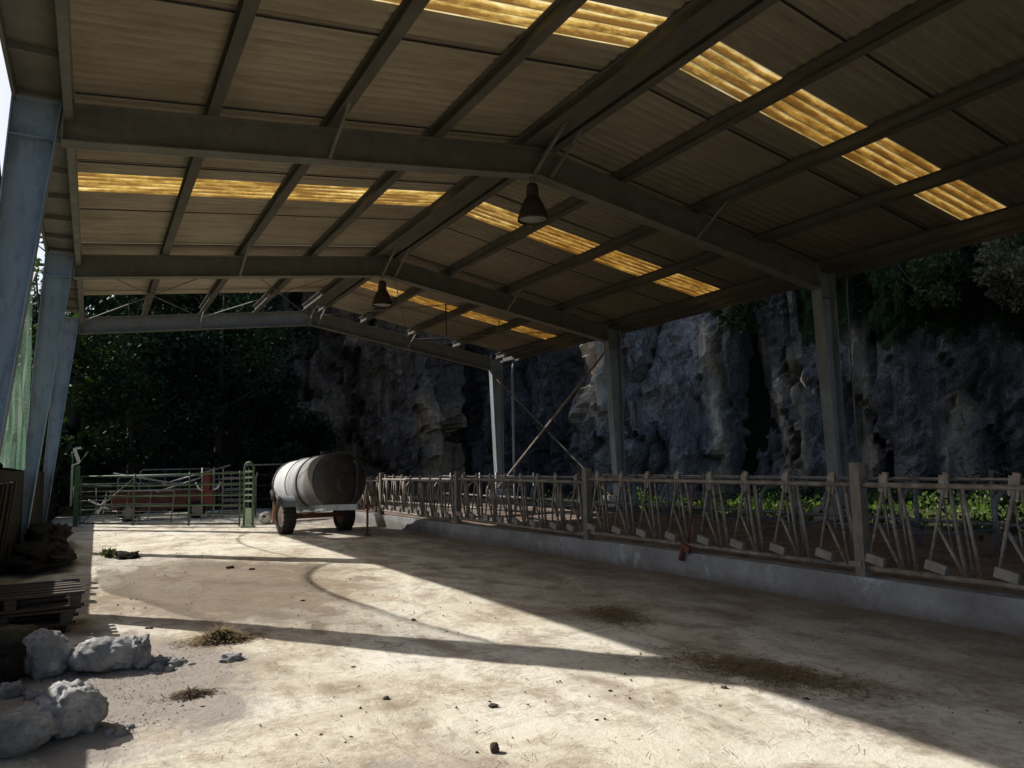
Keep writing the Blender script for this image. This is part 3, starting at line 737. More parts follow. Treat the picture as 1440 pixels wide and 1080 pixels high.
def barrier(y0, y1, label):
    """one panel of self-locking feed barrier from y0 (near) to y1 (far)"""
    x = KX + .08
    t = thing('feed_barrier', label, 'feed barrier', (x, y0, gz((y0 + y1) / 2) + .3), 'feed barriers along the kerb')
    zb = gz((y0 + y1) / 2); zt = zb + 1.20; zr = zb + .385
    P = lambda y, z, dx=0: (x + dx, y, z)
    MB().tube([P(y0, zt), P(y1, zt)], .028, 8).build('top_rail', 'fence', t)
    MB().tube([P(y0 + .02, zt + .07, .04), P(y1 - .05, zt + .07, .04)], .011, 6).build('locking_rod', 'fence', t)
    MB().tube([P(y0 + .04, zr), P(y1 - .04, zr)], .030, 8).build('bottom_rail', 'fence', t)
    po = MB().box(x - .055, x + .055, y0 - .055, y0 + .055, zb + .29, zb + 1.42).build('post', 'fencepost', t)
    MB().bar((x - .06, y0 - .02, zb + .42), (x - .06, y0 + .12, zb + .42), .012, .05).build('bracket', 'fence', po)
    n = 8; u = (y1 - y0) / n
    for i in range(n):
        c = y0 + (i + .5) * u + .03 + rnd.uniform(-.012, .012)
        js = rnd.uniform(-.02, .02) + (rnd.uniform(-.16, -.08) if rnd.random() < .12 else 0); j2 = rnd.uniform(-.02, .02); j3 = rnd.uniform(-.025, .025); jx = rnd.uniform(-.012, .012)
        # clamp with raised ends above the rail
        MB().bar(P(c - .01, zt - .10), P(c - .035, zt + .125), .055, .03, (1, 0, 0)).bar(P(c + .03, zt - .06), P(c + .005, zt + .10), .05, .014, (1, 0, 0)).build('clamp', 'fence', t)
        # swinging neck bar with its pale stopper block
        sw = MB().tube([P(c - .01, zt - .02, -.015), P(c + .075, zb + .86, -.015), P(c + .19 + js, zb + .46, -.015)], [.018, .018, .013], 7).build('swing_bar', 'fence', t)
        MB().obox(P(c + .115 + js, zb + .475, -.03), (.05, .185, .085), (R(14), 0, R(4))).build('stopper_block', 'block', sw)
        # triangle of fixed bars
        MB().tube([P(c + .075, zb + .83), P(c - .14, zr + .01)], .018, 7).build('slanted_bar', 'fence', t)
        MB().tube([P(c - .055, zt - .02, .01), P(c - .10 + j2, zb + .8, .01 + jx), P(c - .16 + j2, zr + .01, .01)], .019, 7).build('neck_bar', 'fence', t)
        MB().tube([P(c - .17, zt - .02), P(c - .21 + j3, zb + .88, -jx), P(c - .275 + j3, zr + .01)], .017, 7).build('fixed_bar', 'fence', t)
        MB().tube([P(c + .03, zt - .05, .03), P(c - .02, zb + .62, .03)], .011, 6).tube([P(c - .10 + j3, zt - .02, .06), P(c - .19 + j2, zr + .01, .06)], .012, 6).build('back_bar', 'fence', t)
    return t
PY = [.16, 4.90, 9.64, 14.38, 19.12, 23.86]
LB = ['nearest feed barrier panel, cut by the right edge of the photo', 'second nearest feed barrier panel, with tall pale near post and red latch on its rail',
      'middle feed barrier panel, starting at the post in front of the second right-hand column', 'feed barrier panel beyond the middle one, part in shade and part in sunlight',
      'farthest feed barrier panel, brightly sunlit beside the slurry tanker']
for i in range(5): bt = barrier(PY[i], PY[i + 1], LB[i])
lt = thing('red_latch', 'dark red metal latch hanging on the feed barrier rail', 'latch', (6.66, 7.3, .3))
MB().tube([(6.66, 7.22, 1.18), (6.655, 7.25, .8), (6.645, 7.33, .42)], .016, 7).build('rod', 'redbrown', lt)
MB().obox((6.63, 7.36, .36), (.05, .17, .09), (R(20), 0, 0)).tube([(6.62, 7.40, .36), (6.60, 7.42, .20)], .035, 8).build('catch', 'redbrown', lt)

# ------------------------------------------------------------------ cubicle dividers behind
def arcpts(c, r, a0, a1, n, plane):
    out = []
    for i in range(n + 1):
        a = R(a0 + (a1 - a0) * i / n); out.append((c[0] + r * math.cos(a), plane, c[1] + r * math.sin(a)))
    return out
DY = [1.4 + 1.16 * i for i in range(21)]
dv = None
for i, y in enumerate(DY):
    if dv is None:
        t = thing('stall_divider', '', 'stall divider', (9.0, y, .1), 'bent pipe stall dividers behind the feed barriers')
        path = [(11.3, y, 1.02), (9.4, y, 1.06)] + arcpts((9.4, .76), .30, 90, 270, 12, y)[1:] + [(10.2, y, .42), (11.3, y, .40)]
        MB().tube(path, .028, 9).build('loop', 'pipedull', t)
        MB().tube([(11.25, y, -.1), (11.25, y, 1.25)], .035, 8).build('leg', 'pipedull', t)
        dv = t; o = t
    else:
        o = copy_thing(dv, (9.0, y, .1 + gz(y) * .6), '')
    o['label'] = 'bent grey pipe stall divider loop standing in the bedding behind the feed barriers'
for z, lab in ((1.13, 'upper horizontal pipe rail tying the row of stall dividers'), (.50, 'lower horizontal pipe rail tying the row of stall dividers')):
    tag(MB().tube([(11.32, 0, z), (11.32, 25.5, z + gz(25) * .6)], .03, 8).build('stall_rail', 'pipedull'), lab, 'rail')
tag(MB().tube([(9.28, 14.6, 1.06), (9.28, 25, .96)], .034, 8).build('neck_rail', 'pipe'), 'sunlit pale pipe rail lying along the far stall dividers', 'rail')
tag(MB().tube([(8.9, 14.9, .32), (8.9, 25, .22)], .03, 8).build('brisket_rail', 'pipe'), 'low pale pipe rail at the foot of the far stall dividers', 'rail')

# ------------------------------------------------------------------ slurry tanker
tk = thing('slurry_tanker', 'pale galvanised slurry tanker trailer on two wheels at the far end of the yard', 'tanker', (4.9, 18.8, gz(18.8)))
Fp, Rp = V((5.12, 17.50, 1.13)), V((4.74, 20.05, .95)); ax = (Rp - Fp).normalized(); Lt = (Rp - Fp).length; r0 = .665
side = ax.cross(V((0, 0, 1))).normalized()
if side.x > 0: side = -side          # side points left (-X)
tb = MB().lathe([(0.02, r0), (Lt - .02, r0)], Fp, ax, 40).build('tank', 'tank', tk)
dish = lambda s_: [(s_ * (.02 - 0.24 * math.cos(math.pi / 2 * q / 8)), r0 * math.sin(math.pi / 2 * q / 8) if q else 0) for q in range(9)]
MB().lathe([(.02 - .36 * math.cos(math.pi / 2 * q / 8), r0 * math.sin(math.pi / 2 * q / 8)) for q in range(9)], Fp, ax, 40).build('front_end', 'tankend', tk)
MB().lathe([(Lt - .02 + .22 * math.cos(math.pi / 2 * q / 8), r0 * math.sin(math.pi / 2 * q / 8)) for q in range(8, -1, -1)], Fp, ax, 40).build('rear_end', 'tank', tk)
for t_, mm in ((.03, 'tank'), (1.0, 'tankend'), (1.75, 'plasticwhite'), (Lt - .03, 'tankend')):  # white band paints in the sunlit ring of the tank
    MB().lathe([(t_ - .035, r0 - .01), (t_ - .035, r0 + .022), (t_ + .035, r0 + .022), (t_ + .035, r0 - .01)], Fp, ax, 40, False).build('band', mm, tk)
# manhole and pipework on the front end
mh = MB().lathe([(-.42, 0), (-.42, .20), (-.39, .24), (-.22, .24)], Fp + V((0, 0, -.08)), ax, 24, False).build('manhole_cover', 'tankend', tk)
MB().tube([Fp - ax * .26 + V((.25, 0, .42)), Fp - ax * .44 + V((.25, 0, .30)), Fp - ax * .48 + V((.22, 0, -.3)), Fp - ax * .40 + V((.15, 0, -.62))], .045, 10).build('suction_pipe', 'tankend', tk)
MB().tube([Fp + ax * .9 + V((0, 0, r0 - .02)), Fp + ax * .9 + V((0, 0, r0 + .10))], .09, 12).build('vent', 'tankend', tk)
# chassis, axle, drawbar, jack
for s_ in (-1, 1):
    o_ = side * s_ * .36
    MB().bar(Rp + o_ + V((0, 0, -.62)), Fp + o_ + V((0, 0, -.62)), .08, .14).bar(Fp + o_ + V((0, 0, -.62)) + ax * .0, Fp - ax * 1.15 + side * s_ * .06 + V((0, 0, -.66)), .08, .13).build('chassis_rail', 'galv', tk)
MB().box(4.05, 5.55, 18.42, 18.54, .22, .33).build('axle', 'rust', tk)
MB().obox(Fp - ax * 1.32 + V((0, 0, -.66)), (.09, .5, .07), (0, 0, -.13)).lathe([(-.02, .07), (-.02, .035), (.02, .035), (.02, .07), (-.02, .07)], Fp - ax * 1.58 + V((0, 0, -.66)), (0, 0, 1), 16, False).build('drawbar', 'rust', tk)
jk = Fp - ax * 1.2 + side * -.12
MB().tube([(jk.x, jk.y, .78), (jk.x, jk.y, gz(16) + .02)], .026, 8).tube([(jk.x, jk.y, .80), (jk.x + .16, jk.y, .80)], .012, 6).obox((jk.x, jk.y, gz(16) + .02), (.16, .16, .02)).build('jack_stand', 'rust', tk)
def wheel(c, outer):
    ty = MB(); rr = .41; hw = .14
    ty.lathe([(-hw * .75, rr * .60), (-hw, rr * .68), (-hw, rr * .90), (-hw * .7, rr * .97), (hw * .7, rr * .97), (hw, rr * .90), (hw, rr * .68), (hw * .75, rr * .60)], c, (1, .12, 0), 36)
    for k in range(22):          # tractor lugs
        for s_ in (-1, 1):
            a = 2 * math.pi * (k + (.5 if s_ > 0 else 0)) / 22
            p = V(c) + V((s_ * hw * .5, 0, 0)) + V((0, math.cos(a), math.sin(a))) * rr * .985
            ty.obox(p, (hw * 1.0, .045, .035), (a - math.pi / 2, 0, 0))
    w_ = bpy.data.objects.new('wheel', None); C.objects.link(w_); w_.parent = tk; w_.location = V(c) - V(tk['_o']); w_['_o'] = tuple(c)
    ty.build('tyre', 'rubber', w_)
    MB().lathe([(outer * hw * .55, .0), (outer * hw * .55, .09), (outer * hw * .35, .12), (outer * hw * .3, .2), (outer * hw * .8, .255), (outer * hw * .8, .27), (-outer * hw * .8, .27)], c, (1, .12, 0), 28, False).build('rim', 'rim', w_)
wheel((4.10, 18.5, .41 + gz(18.5)), -1); wheel((5.50, 18.4, .41 + gz(18.4)), 1)
for s_ in (-1, 1):
    c = V((4.10 if s_ < 0 else 5.50, 18.45, .41 + gz(18.4)))
    MB().add([(c.x + dx, c.y + .49 * math.cos(R(a)), c.z + .49 * math.sin(R(a))) for a in range(30, 151, 15) for dx in (-.16, .16)],
             [(2 * i, 2 * i + 1, 2 * i + 3, 2 * i + 2) for i in range(8)], True).build('mudguard', 'galv', tk)
MB().tube([Rp + side * .3 + V((0, .1, -.45)), Rp + side * .62 + V((0, .2, -.3)), Rp + side * .74 + V((0, -.3, -.1)), Rp + side * .74 + V((0, -.8, -.38))], .05, 9).build('hose', 'rubber', tk)

# ------------------------------------------------------------------ green yard gate and what lies behind
A, B_ = V((-.30, 26.4, gz(26.4))), V((3.62, 21.75, gz(21.75)))
du = (B_ - A); Lg = du.length; dn_ = du.normalized(); perp = V((-dn_.y, dn_.x, 0))
G = lambda u, z, off=0: A.lerp(B_, u / Lg) + V((0, 0, z)) + perp * off
gt = thing('yard_gate', 'wide green tubular steel yard gate with six rails across the far end of the yard', 'gate', tuple(G(Lg / 2, 0)))
for k, z in enumerate((.10, .36, .62, .90, 1.20, 1.50)):
    MB().tube([G(.05, z), G(Lg * .5, z - .015), G(Lg - .05, z)], .024, 8).build('rail', 'green', gt)
for u in (.06, Lg * .36, Lg * .70, Lg - .05):
    MB().tube([G(u, .04), G(u, 1.54)], .026, 8).build('upright', 'green', gt)
MB().tube([G(.1, .12, .03), G(Lg * .36, 1.45, .03)], .015, 6).build('brace', 'green', gt)
# narrow ladder-like gate end at the right
ld = thing('creep_gate', 'narrow green ladder-like gate frame with sunlit pale rungs, right of the wide gate', 'gate', tuple(G(Lg + .1, 0)))
u0, u1 = Lg + .10, Lg + .40
fw = perp * .0
path = [G(u0, .0), G(u0, 1.62)] + [G(u0 + .15 - .15 * math.cos(R(a)), 1.62 + .15 * math.sin(R(a))) for a in range(20, 161, 20)] + [G(u1, 1.62), G(u1, 0)]
MB().tube(path, .032, 9).build('frame', 'green', ld)
for k in range(6): MB().bar(G(u0 + .03, .72 + .16 * k), G(u1 - .03, .72 + .16 * k), .05, .055).build('rung', 'palegreen', ld)
MB().bar(G(u0 + .05, .30), G(u1 - .05, .30), .012, .46).build('kick_plate', 'palegreen', ld)
MB().bar(G(u0 - .05, .03), G(u1 + .05, .03), .10, .05).build('foot', 'palegreen', ld)
gp = thing('gate_post', 'green square post with pale clamp and bent bars on top, left of the wide gate', 'post', tuple(G(-.1, 0)))
q = G(-.12, 0)
MB().box(q.x - .07, q.x + .07, q.y - .07, q.y + .07, q.z, 1.62).build('shaft', 'green', gp)
MB().box(q.x - .17, q.x - .11, q.y - .03, q.y + .03, .40, 1.64).build('strap', 'palegreen', gp)
MB().bar((q.x - .14, q.y - .1, 1.64), (q.x + .05, q.y - .1, 1.70), .08, .04).bar((q.x - .1, q.y - .1, 2.12), (q.x + .03, q.y - .1, 1.72), .06, .10).bar((q.x - .13, q.y - .1, 2.12), (q.x + .07, q.y - .1, 2.16), .07, .06).build('clamp', 'plasticwhite', gp)
MB().tube([(q.x + .04, q.y - .1, 1.70), (q.x + .28, q.y - .1, 2.05)], .018, 6).tube([(q.x - .14, q.y, 1.65), (q.x - .16, q.y, 2.05)], .02, 6).build('bent_bar', 'green', gp)

def hurdle(cx, cy, ang, tilt, w, h, rails, mat, label, z0=0):
    t = thing('pipe_hurdle', label, 'hurdle', (cx, cy, gz(cy) + z0), 'loose pipe hurdles stacked behind the green gate')
    dx, dy = math.cos(ang), math.sin(ang)
    F = lambda u, z: (cx + dx * u - dy * tilt * z * .6, cy + dy * u + dx * tilt * z * .6, gz(cy) + z0 + z)
    MB().tube([F(-w / 2, 0), F(-w / 2, h - .06), F(-w / 2 + .06, h), F(w / 2 - .06, h), F(w / 2, h - .06), F(w / 2, 0)], .022, 7).build('frame', mat, t)
    for k in range(rails):
        z = h * (k + .5) / (rails + .3); MB().tube([F(-w / 2, z), F(w / 2, z)], .016, 6).build('rail', mat, t)
    for u in (-w / 6, w / 6): MB().tube([F(u, .05), F(u, h)], .016, 6).build('upright', mat, t)
    return t
hurdle(2.2, 28.5, -.35, .05, 3.0, 1.45, 5, 'pipedull', 'bluish grey pipe hurdle standing upright behind the green gate, left of the red machine')
hurdle(1.3, 27.2, -.75, .25, 2.6, 1.0, 4, 'pipe', 'pale pipe hurdle leaning against the brown-red feed wagon')
hurdle(2.7, 29.6, -.15, .1, 2.4, 1.7, 5, 'pipedull', 'tallest grey pipe hurdle, farthest back behind the green gate')
hurdle(4.2, 28.4, -.5, -.1, 1.3, 1.5, 6, 'pipe', 'pale narrow hurdle right of the red machine')
hurdle(.5, 27.9, .15, .35, 1.9, 1.25, 4, 'pipe', 'pale hurdle sloping down behind the left end of the green gate')
for k, (p0, p1, lab) in enumerate((((2.1, 27.9, .95), (4.1, 26.9, 1.55), 'longest loose pale pipe rising to the right over the red machine'),
                                   ((.6, 27.0, 1.35), (2.6, 26.6, .95), 'loose pale pipe sloping down to the right over the feed wagon'),
                                   ((1.9, 27.5, .7), (3.6, 26.6, 1.3), 'lower loose pale pipe rising to the right towards the red machine'))):
    tag(MB().tube([p0, p1], .028, 7).build('loose_pipe', 'pipe'), lab, 'pipe', 'loose pipes behind the green gate')
# brown-red feed wagon
wg = thing('feed_wagon', 'low brown-red steel feed wagon behind the green gate', 'wagon', (2.0, 28.6, gz(28)))
zb = gz(28.6)
b = MB(); X0, X1, Ya, Yb = .55, 3.75, 27.9, 29.0
b.hexa([(X0 + .1, Ya + .1, zb + .35), (X1 - .1, Ya + .1, zb + .35), (X1 - .1, Yb - .1, zb + .35), (X0 + .1, Yb - .1, zb + .35), (X0, Ya, zb + .98), (X1, Ya, zb + .98), (X1, Yb, zb + .98), (X0, Yb, zb + .98)])
b.build('body', 'redbrown', wg)
MB().bar((X0 - .03, Ya - .02, zb + 1.01), (X1 + .03, Ya - .02, zb + 1.01), .06, .06).build('top_edge', 'pipe', wg)
for i in range(6): x = X0 + .3 + i * .52; MB().bar((x, Ya + .07, zb + .4), (x, Ya - .02, zb + .96), .05, .03, (0, 1, 0)).build('rib', 'redbrown', wg)
for x in (1.1, 3.2):
    w_ = MB().lathe([(-.09, .18), (-.09, .30), (.09, .30), (.09, .18)], (x, Ya + .1, zb + .30), (0, 1, 0), 24, False).build('tyre', 'rubber', wg)
    MB().lathe([(-.07, .0), (-.07, .18), (.07, .18)], (x, Ya + .1, zb + .30), (0, 1, 0), 20, False).build('rim', 'rim', w_)
MB().bar((X0, 28.2, zb + .42), (X0 - .6, 28.0, zb + .75), .07, .06).obox((X0 - .25, 28.0, zb + .5), (.1, .1, .5), (0, .5, 0)).build('drawbar', 'plasticwhite', wg)
# red upright machine
mc = thing('red_machine', 'upright red farm machine with pale lever arms standing behind the green gate', 'machine', (3.35, 26.4, gz(26)))
zb = gz(26.4)
MB().obox((3.30, 26.4, zb + 1.25), (.26, .22, .62), (0, 0, -.5), .01).obox((3.38, 26.4, zb + .75), (.34, .26, .42), (0, 0, -.5), .01).build('body', 'red', mc)
for dx in (-.14, .22): MB().tube([(3.3 + dx, 26.3, zb), (3.3 + dx, 26.35, zb + 1.7)], .024, 7).build('leg', 'pipe', mc)
for s_ in (-1, 1): MB().tube([(3.33 + s_ * .15, 26.3, zb + .98), (3.33 + s_ * .27, 26.25, zb + 1.02), (3.33 + s_ * .38, 26.2, zb + 1.22)], .03, 7).build('lever_arm', 'plasticwhite', mc)
MB().obox((3.33, 26.28, zb + 1.3), (.06, .03, .5), (0, 0, -.5)).build('cover_strip', 'rust', mc)
# grey crate of the handling equipment
cr = thing('cage_crate', 'pale grey slatted metal crate behind the green gate, right of the red machine', 'crate', (4.35, 27.6, gz(27)))
zb = gz(27.6)
for k in range(8): MB().box(3.95, 4.75, 27.3, 27.33, zb + .15 + k * .19, zb + .24 + k * .19).build('slat', 'pipedull' if k % 3 else 'pipe', cr)
for x in (3.93, 4.77): MB().box(x - .02, x + .02, 27.27, 27.31, zb, zb + 1.68).build('corner_post', 'pipe', cr)
tag(MB().tube([(5.0, 27.2, gz(27)), (5.0, 27.2, 1.1), (5.05, 27.2, 1.28)], .03, 7).build('stub_pipe', 'pipe'), 'short pale upright pipe right of the grey crate', 'pipe')
# white drum, wooden stake, small red implement, thin far gate frame
dr = thing('plastic_drum', 'white plastic drum lying on the ground left of the tanker wheel', 'drum', (4.55, 22.9, gz(22.9)))
MB().lathe([(-.28, 0), (-.28, .13), (-.24, .17), (.24, .17), (.28, .13), (.28, 0)], (4.5, 22.9, gz(22.9) + .17), (.35, 1, 0), 22, False).build('body', 'plasticwhite', dr)
MB().lathe([(-.32, 0), (-.32, .04), (-.28, .04)], (4.5, 22.9, gz(22.9) + .22), (.35, 1, 0), 14, False).build('cap', 'cable', dr)
tag(MB().obox((4.62, 22.3, .42), (.07, .07, 1.1), (.02, .03, 0), .006).build('wooden_stake', 'woodpost'), 'orange-brown wooden stake upright beside the white drum', 'stake')
im = thing('red_implement', 'small red implement with pale cross bar on the ground behind the slurry tanker', 'implement', (5.6, 23.4, gz(23.4)))
zb = gz(23.4)
MB().obox((5.75, 23.6, zb + .28), (.55, .35, .30), (0, 0, .2), .02).obox((5.4, 23.5, zb + .16), (.8, .12, .08), (0, 0, .1)).build('body', 'red', im)
MB().tube([(5.0, 23.2, zb + .22), (5.9, 23.2, zb + .24)], .03, 7).tube([(5.1, 23.2, zb), (5.1, 23.2, zb + .3)], .025, 6).build('frame', 'woodpost', im)
MB().obox((6.1, 23.7, zb + .3), (.5, .3, .1), (0, .05, .2)).build('tray', 'plasticwhite', im)
fg = thing('far_gate', 'thin grey pipe gate frame standing between the green gate and the slurry tanker', 'gate', (4.9, 27.5, gz(27)))
MB().tube([(4.42, 26.0, gz(26)), (4.42, 26.0, 1.48), (4.5, 26.0, 1.53), (6.4, 26.6, 1.56), (6.4, 26.6, gz(26))], .024, 7).build('frame', 'pipedull', fg)
for z in (.4, .85, 1.2): MB().tube([(4.42, 26.0, z), (6.4, 26.6, z)], .014, 6).build('rail', 'cable', fg)
tag(MB().tube([(4.9, 27.0, gz(27)), (4.9, 27.0, .1)], .02, 6).build('peg', 'pipe'), 'short peg in the ground by the thin far gate', 'peg') if False else None

# ------------------------------------------------------------------ sacks, pallets and clutter on the left
def lump(name, c, rad, label, cat, mat, seed, rough=.16, rz=0, group=None, squash=.55, rx=0, fold=0, n=40):
    b = MB(); vs = []; nu, nv = n, n // 2
    for j in range(nv + 1):
        th = math.pi * j / nv
        for i in range(nu):
            ph = 2 * math.pi * i / nu
            d = V((math.sin(th) * math.cos(ph), math.sin(th) * math.sin(ph), math.cos(th)))
            e = V([math.copysign(abs(q) ** .8, q) for q in d])
            k = 1 + rough * fbm(d.x * 1.5 + seed, d.y * 1.5, d.z * 1.5, 4) + rough * .35 * fbm(d.x * 6 + seed, d.y * 6, d.z * 6, 4)
            k -= fold * max(0, 1 - abs(d.x - .15 + .35 * fbm(seed, d.y * 2, d.z * 2, 2)) * 4) ** 2
            p = V((e.x * rad[0] * k, e.y * rad[1] * k, e.z * rad[2] * k))
            p.rotate(Matrix.Rotation(rx, 3, 'Y')); p.rotate(Matrix.Rotation(rz, 3, 'Z'))
            p.z = max(p.z, -rad[2] * squash)
            vs.append((c[0] + p.x, c[1] + p.y, c[2] + p.z + rad[2] * squash))
    fs = [(j * nu + i, j * nu + (i + 1) % nu, (j + 1) * nu + (i + 1) % nu, (j + 1) * nu + i) for j in range(nv) for i in range(nu)]
    b.add(vs, fs, True)
    return tag(b.build(name, mat), label, cat, group)
SG = 'dust-caked sacks dumped by the wall'
lump('filled_sack', (-.27, 6.75, 0), (.175, .21, .165), 'grey sack with crumbly sunlit top, left of the smoother pale sack', 'sack', 'sack', 3, .22, .5, SG, .7, -.35, 0, 64)
lump('filled_sack', (.15, 6.62, 0), (.235, .19, .125), 'smooth pale sack with gathered knobbly end, rightmost of the sacks', 'sack', 'sack', 11, .16, -.15, SG, .8, 0, .2, 64)
lump('sack_neck', (.36, 6.58, 0), (.085, .15, .125), 'knobbly gathered neck end of the pale sack', 'sack end', 'sack', 17, .4, 0, SG, .75, 0, .15, 48)
lump('filled_sack', (-.06, 5.18, 0), (.165, .18, .14), 'lumpy grey sack with wrinkled crust, nearest the camera', 'sack', 'sack', 23, .25, .3, SG, .8, .18, .16, 64)
lump('filled_sack', (-.38, 5.04, 0), (.27, .20, .095), 'long low grey sack, leftmost foreground sack lying before the wrinkled one', 'sack', 'sack', 31, .22, -.2, SG, .8, -.1, .08, 64)
lump('filled_sack', (-.90, 6.45, .24), (.18, .20, .26), 'white upright sack at the left edge of the photo', 'sack', 'plasticwhite', 41, .18, 0, SG, .8, 0, .15, 56)
lump('filled_sack', (-.86, 6.2, 0), (.24, .26, .24), 'dark full sack standing under the white upright sack', 'sack', 'earth', 47, .2, .2, SG, .8)
lump('filled_sack', (-.56, 6.65, 0), (.20, .20, .16), 'dark shaded sack between the white upright sack and the crumbly grey sack', 'sack', 'earth', 53, .3, .2, SG, .7)
lump('dark_heap', (-.72, 14.6, 0), (.42, 1.3, .20), 'low dark heap put where shadow falls at the foot of the second left-hand column', 'heap', 'earth', 61, .5, 0, None, .35)  # dark lump stands in for the shadow at the column foot
lump('dark_heap', (-.75, 18.9, -.1), (.4, 1.6, .32), 'darker earth heap beyond the second left-hand column', 'heap', 'earth', 67, .5, 0, None, .35)
for i, (x, y, s_) in enumerate(((.52, 6.50, .060), (.60, 6.42, .045), (.48, 6.36, .045), (.66, 6.48, .03), (.56, 6.30, .03), (-.42, 6.2, .07), (-.28, 6.05, .05), (.20, 4.95, .03), (.14, 5.0, .028), (.24, 5.05, .022), (.72, 6.36, .022), (.45, 6.75, .03))):
    lump('dust_clod', (x, y, -.01), (s_ * 1.2, s_, s_ * .8), 'small pale dust clod on the concrete near the sacks', 'clod', 'sack', 70 + i, .5, i, 'pale clods near the sacks', .5, 0, 0, 18)
lump('wide_clod', (1.0, 6.33, -.02), (.09, .07, .045), 'wide flat white clod lying alone right of the sacks', 'clod', 'sack', 99, .6, 0, None, .4, 0, 0, 26)
def pallet(cx, cy, z, rz, label, full=True):
    t = thing('wooden_pallet', label, 'pallet', (cx, cy, z), 'wooden pallets stacked by the wall')
    m = Matrix.Rotation(rz, 3, 'Z'); T = lambda p: V((cx, cy, z)) + m @ V(p)
    for k in range(6): MB().obox(T((0, -.44 + k * .176, .13)), (1.15, .10, .02), (0, 0, rz), .004).build('top_board', 'wood', t)
    for k in (-1, 0, 1):
        MB().obox(T((k * .5, 0, .07)), (.09, .98, .09), (0, 0, rz)).build('stringer', 'wood', t)
    for k in (-1, 0, 1): MB().obox(T((0, k * .44, .012)), (1.15, .09, .02), (0, 0, rz)).build('bottom_board', 'wood', t)
    return t
pallet(-.62, 8.60, .235, .06, 'topmost grey wooden pallet of the stack by the wall')
pallet(-.64, 8.62, .085, -.04, 'second wooden pallet, directly under the topmost one')
MBx = thing('storage_box', 'low brown box under the pallet stack, on the shaded concrete', 'box', (-.66, 8.6, 0))
MB().box(-1.1, -.16, 8.2, 9.0, .0, .068).build('body', 'box', MBx)
MB().box(-1.12, -.14, 8.18, 9.02, .069, .079).build('lid', 'strawdark', MBx)
lump('feed_bag', (-.55, 7.85, 0), (.22, .13, .10), 'dull olive feed bag lying before the pallet stack', 'bag', 'yellowbag', 81, .3, 0, None, .7)
lump('feed_bag', (-.95, 7.7, 0), (.13, .15, .2), 'pale bag slumped at the left edge before the pallet stack', 'bag', 'plasticwhite', 83, .4, 0, None, .7)
tr = thing('wall_board', 'dark brown boards leaning on the low wall between the two nearest columns', 'boards', (-1.0, 12.5, 0))
for k in range(4): MB().obox((-1.06, 11.6 + k * .62, .66), (.03, .24, 1.35), (0, .10, 0), .01).build('board', 'box', tr)

# ------------------------------------------------------------------ straw, clods, litter
def straw(name, cx, cy, rx, ry, n, label, mats, h=.05, blen=.12, rz=0):
    b = MB()
    for i in range(n):
        a = rnd.uniform(0, 2 * math.pi); r = min(1.4, abs(rnd.gauss(0, .55)))
        ux, uy = r * math.cos(a) * rx, r * math.sin(a) * ry
        x = cx + ux * math.cos(rz) - uy * math.sin(rz); y = cy + ux * math.sin(rz) + uy * math.cos(rz)
        z = gz(y) + .006 + max(0, 1 - r) * h * rnd.random()
        d = rnd.uniform(0, math.pi * 2); l = blen * rnd.uniform(.35, 1.1); tz = abs(rnd.gauss(0, .28)) * l * max(0, 1 - r) * min(1, h * 14)
        w = rnd.uniform(.0018, .0042)
        p = V((x, y, z)); q = p + V((math.cos(d) * l, math.sin(d) * l, abs(tz))); sdv = V((-math.sin(d), math.cos(d), 0)) * w
        m_ = (p + q) / 2 + V((0, 0, .006))
        b.v += [tuple(p - sdv), tuple(p + sdv), tuple(m_ + sdv), tuple(m_ - sdv), tuple(q + sdv), tuple(q - sdv)]
        o = len(b.v) - 6; b.f += [(o, o + 1, o + 2, o + 3), (o + 3, o + 2, o + 4, o + 5)]; b.sm += [False, False]
    return tag(b.build(name, mats), label, 'straw')
straw('straw_heap', 1.02, 7.05, .30, .20, 1700, 'loose golden straw heap in the sun right of the pale sack', 'strawpile', .085, .13)
straw('straw_heap', .62, 5.50, .16, .10, 420, 'small dark tuft of straw on the sunlit concrete near the wrinkled sack', 'strawdark', .03, .08)
straw('straw_heap', 4.45, 6.0, .30, .55, 1900, 'thin straw patch in the shade, farther of the two shaded patches', 'strawpile', .012, .10, -.35)
straw('straw_heap', 4.15, 3.85, .30, .72, 3200, 'larger brown straw patch astride the shadow edge, nearer of the two shaded patches', 'strawpile', .018, .10, .3)
lump('dung_pat', (1.87, 3.58, -.008), (.022, .02, .034), 'small dark stone standing alone at the bottom of the yard', 'stone', 'clod', 120, .3, 0, None, .8, 0, 0, 16)
for i, (x, y, s_) in enumerate(((2.21, 4.24, .035), (1.70, 4.75, .03), (3.66, 3.75, .028), (.66, 5.20, .028), (.55, 5.3, .02), (.52, 7.95, .05), (1.9, 12.3, .08), (2.15, 11.9, .06), (3.0, 4.1, .02), (1.75, 5.6, .02), (2.6, 3.7, .018), (1.3, 4.2, .018), (3.9, 3.3, .03), (3.2, 5.2, .02), (2.75, 6.9, .03), (2.1, 8.6, .035))):
    s_ *= .6
    lump('dung_clod', (x, y, gz(y) - .004), (s_ * 1.3, s_, s_ * .6), 'small dark dung clod dried on the yard concrete', 'clod', 'clod', 130 + i, .6, i, 'dark clods scattered over the yard', .35, 0, 0, 16)
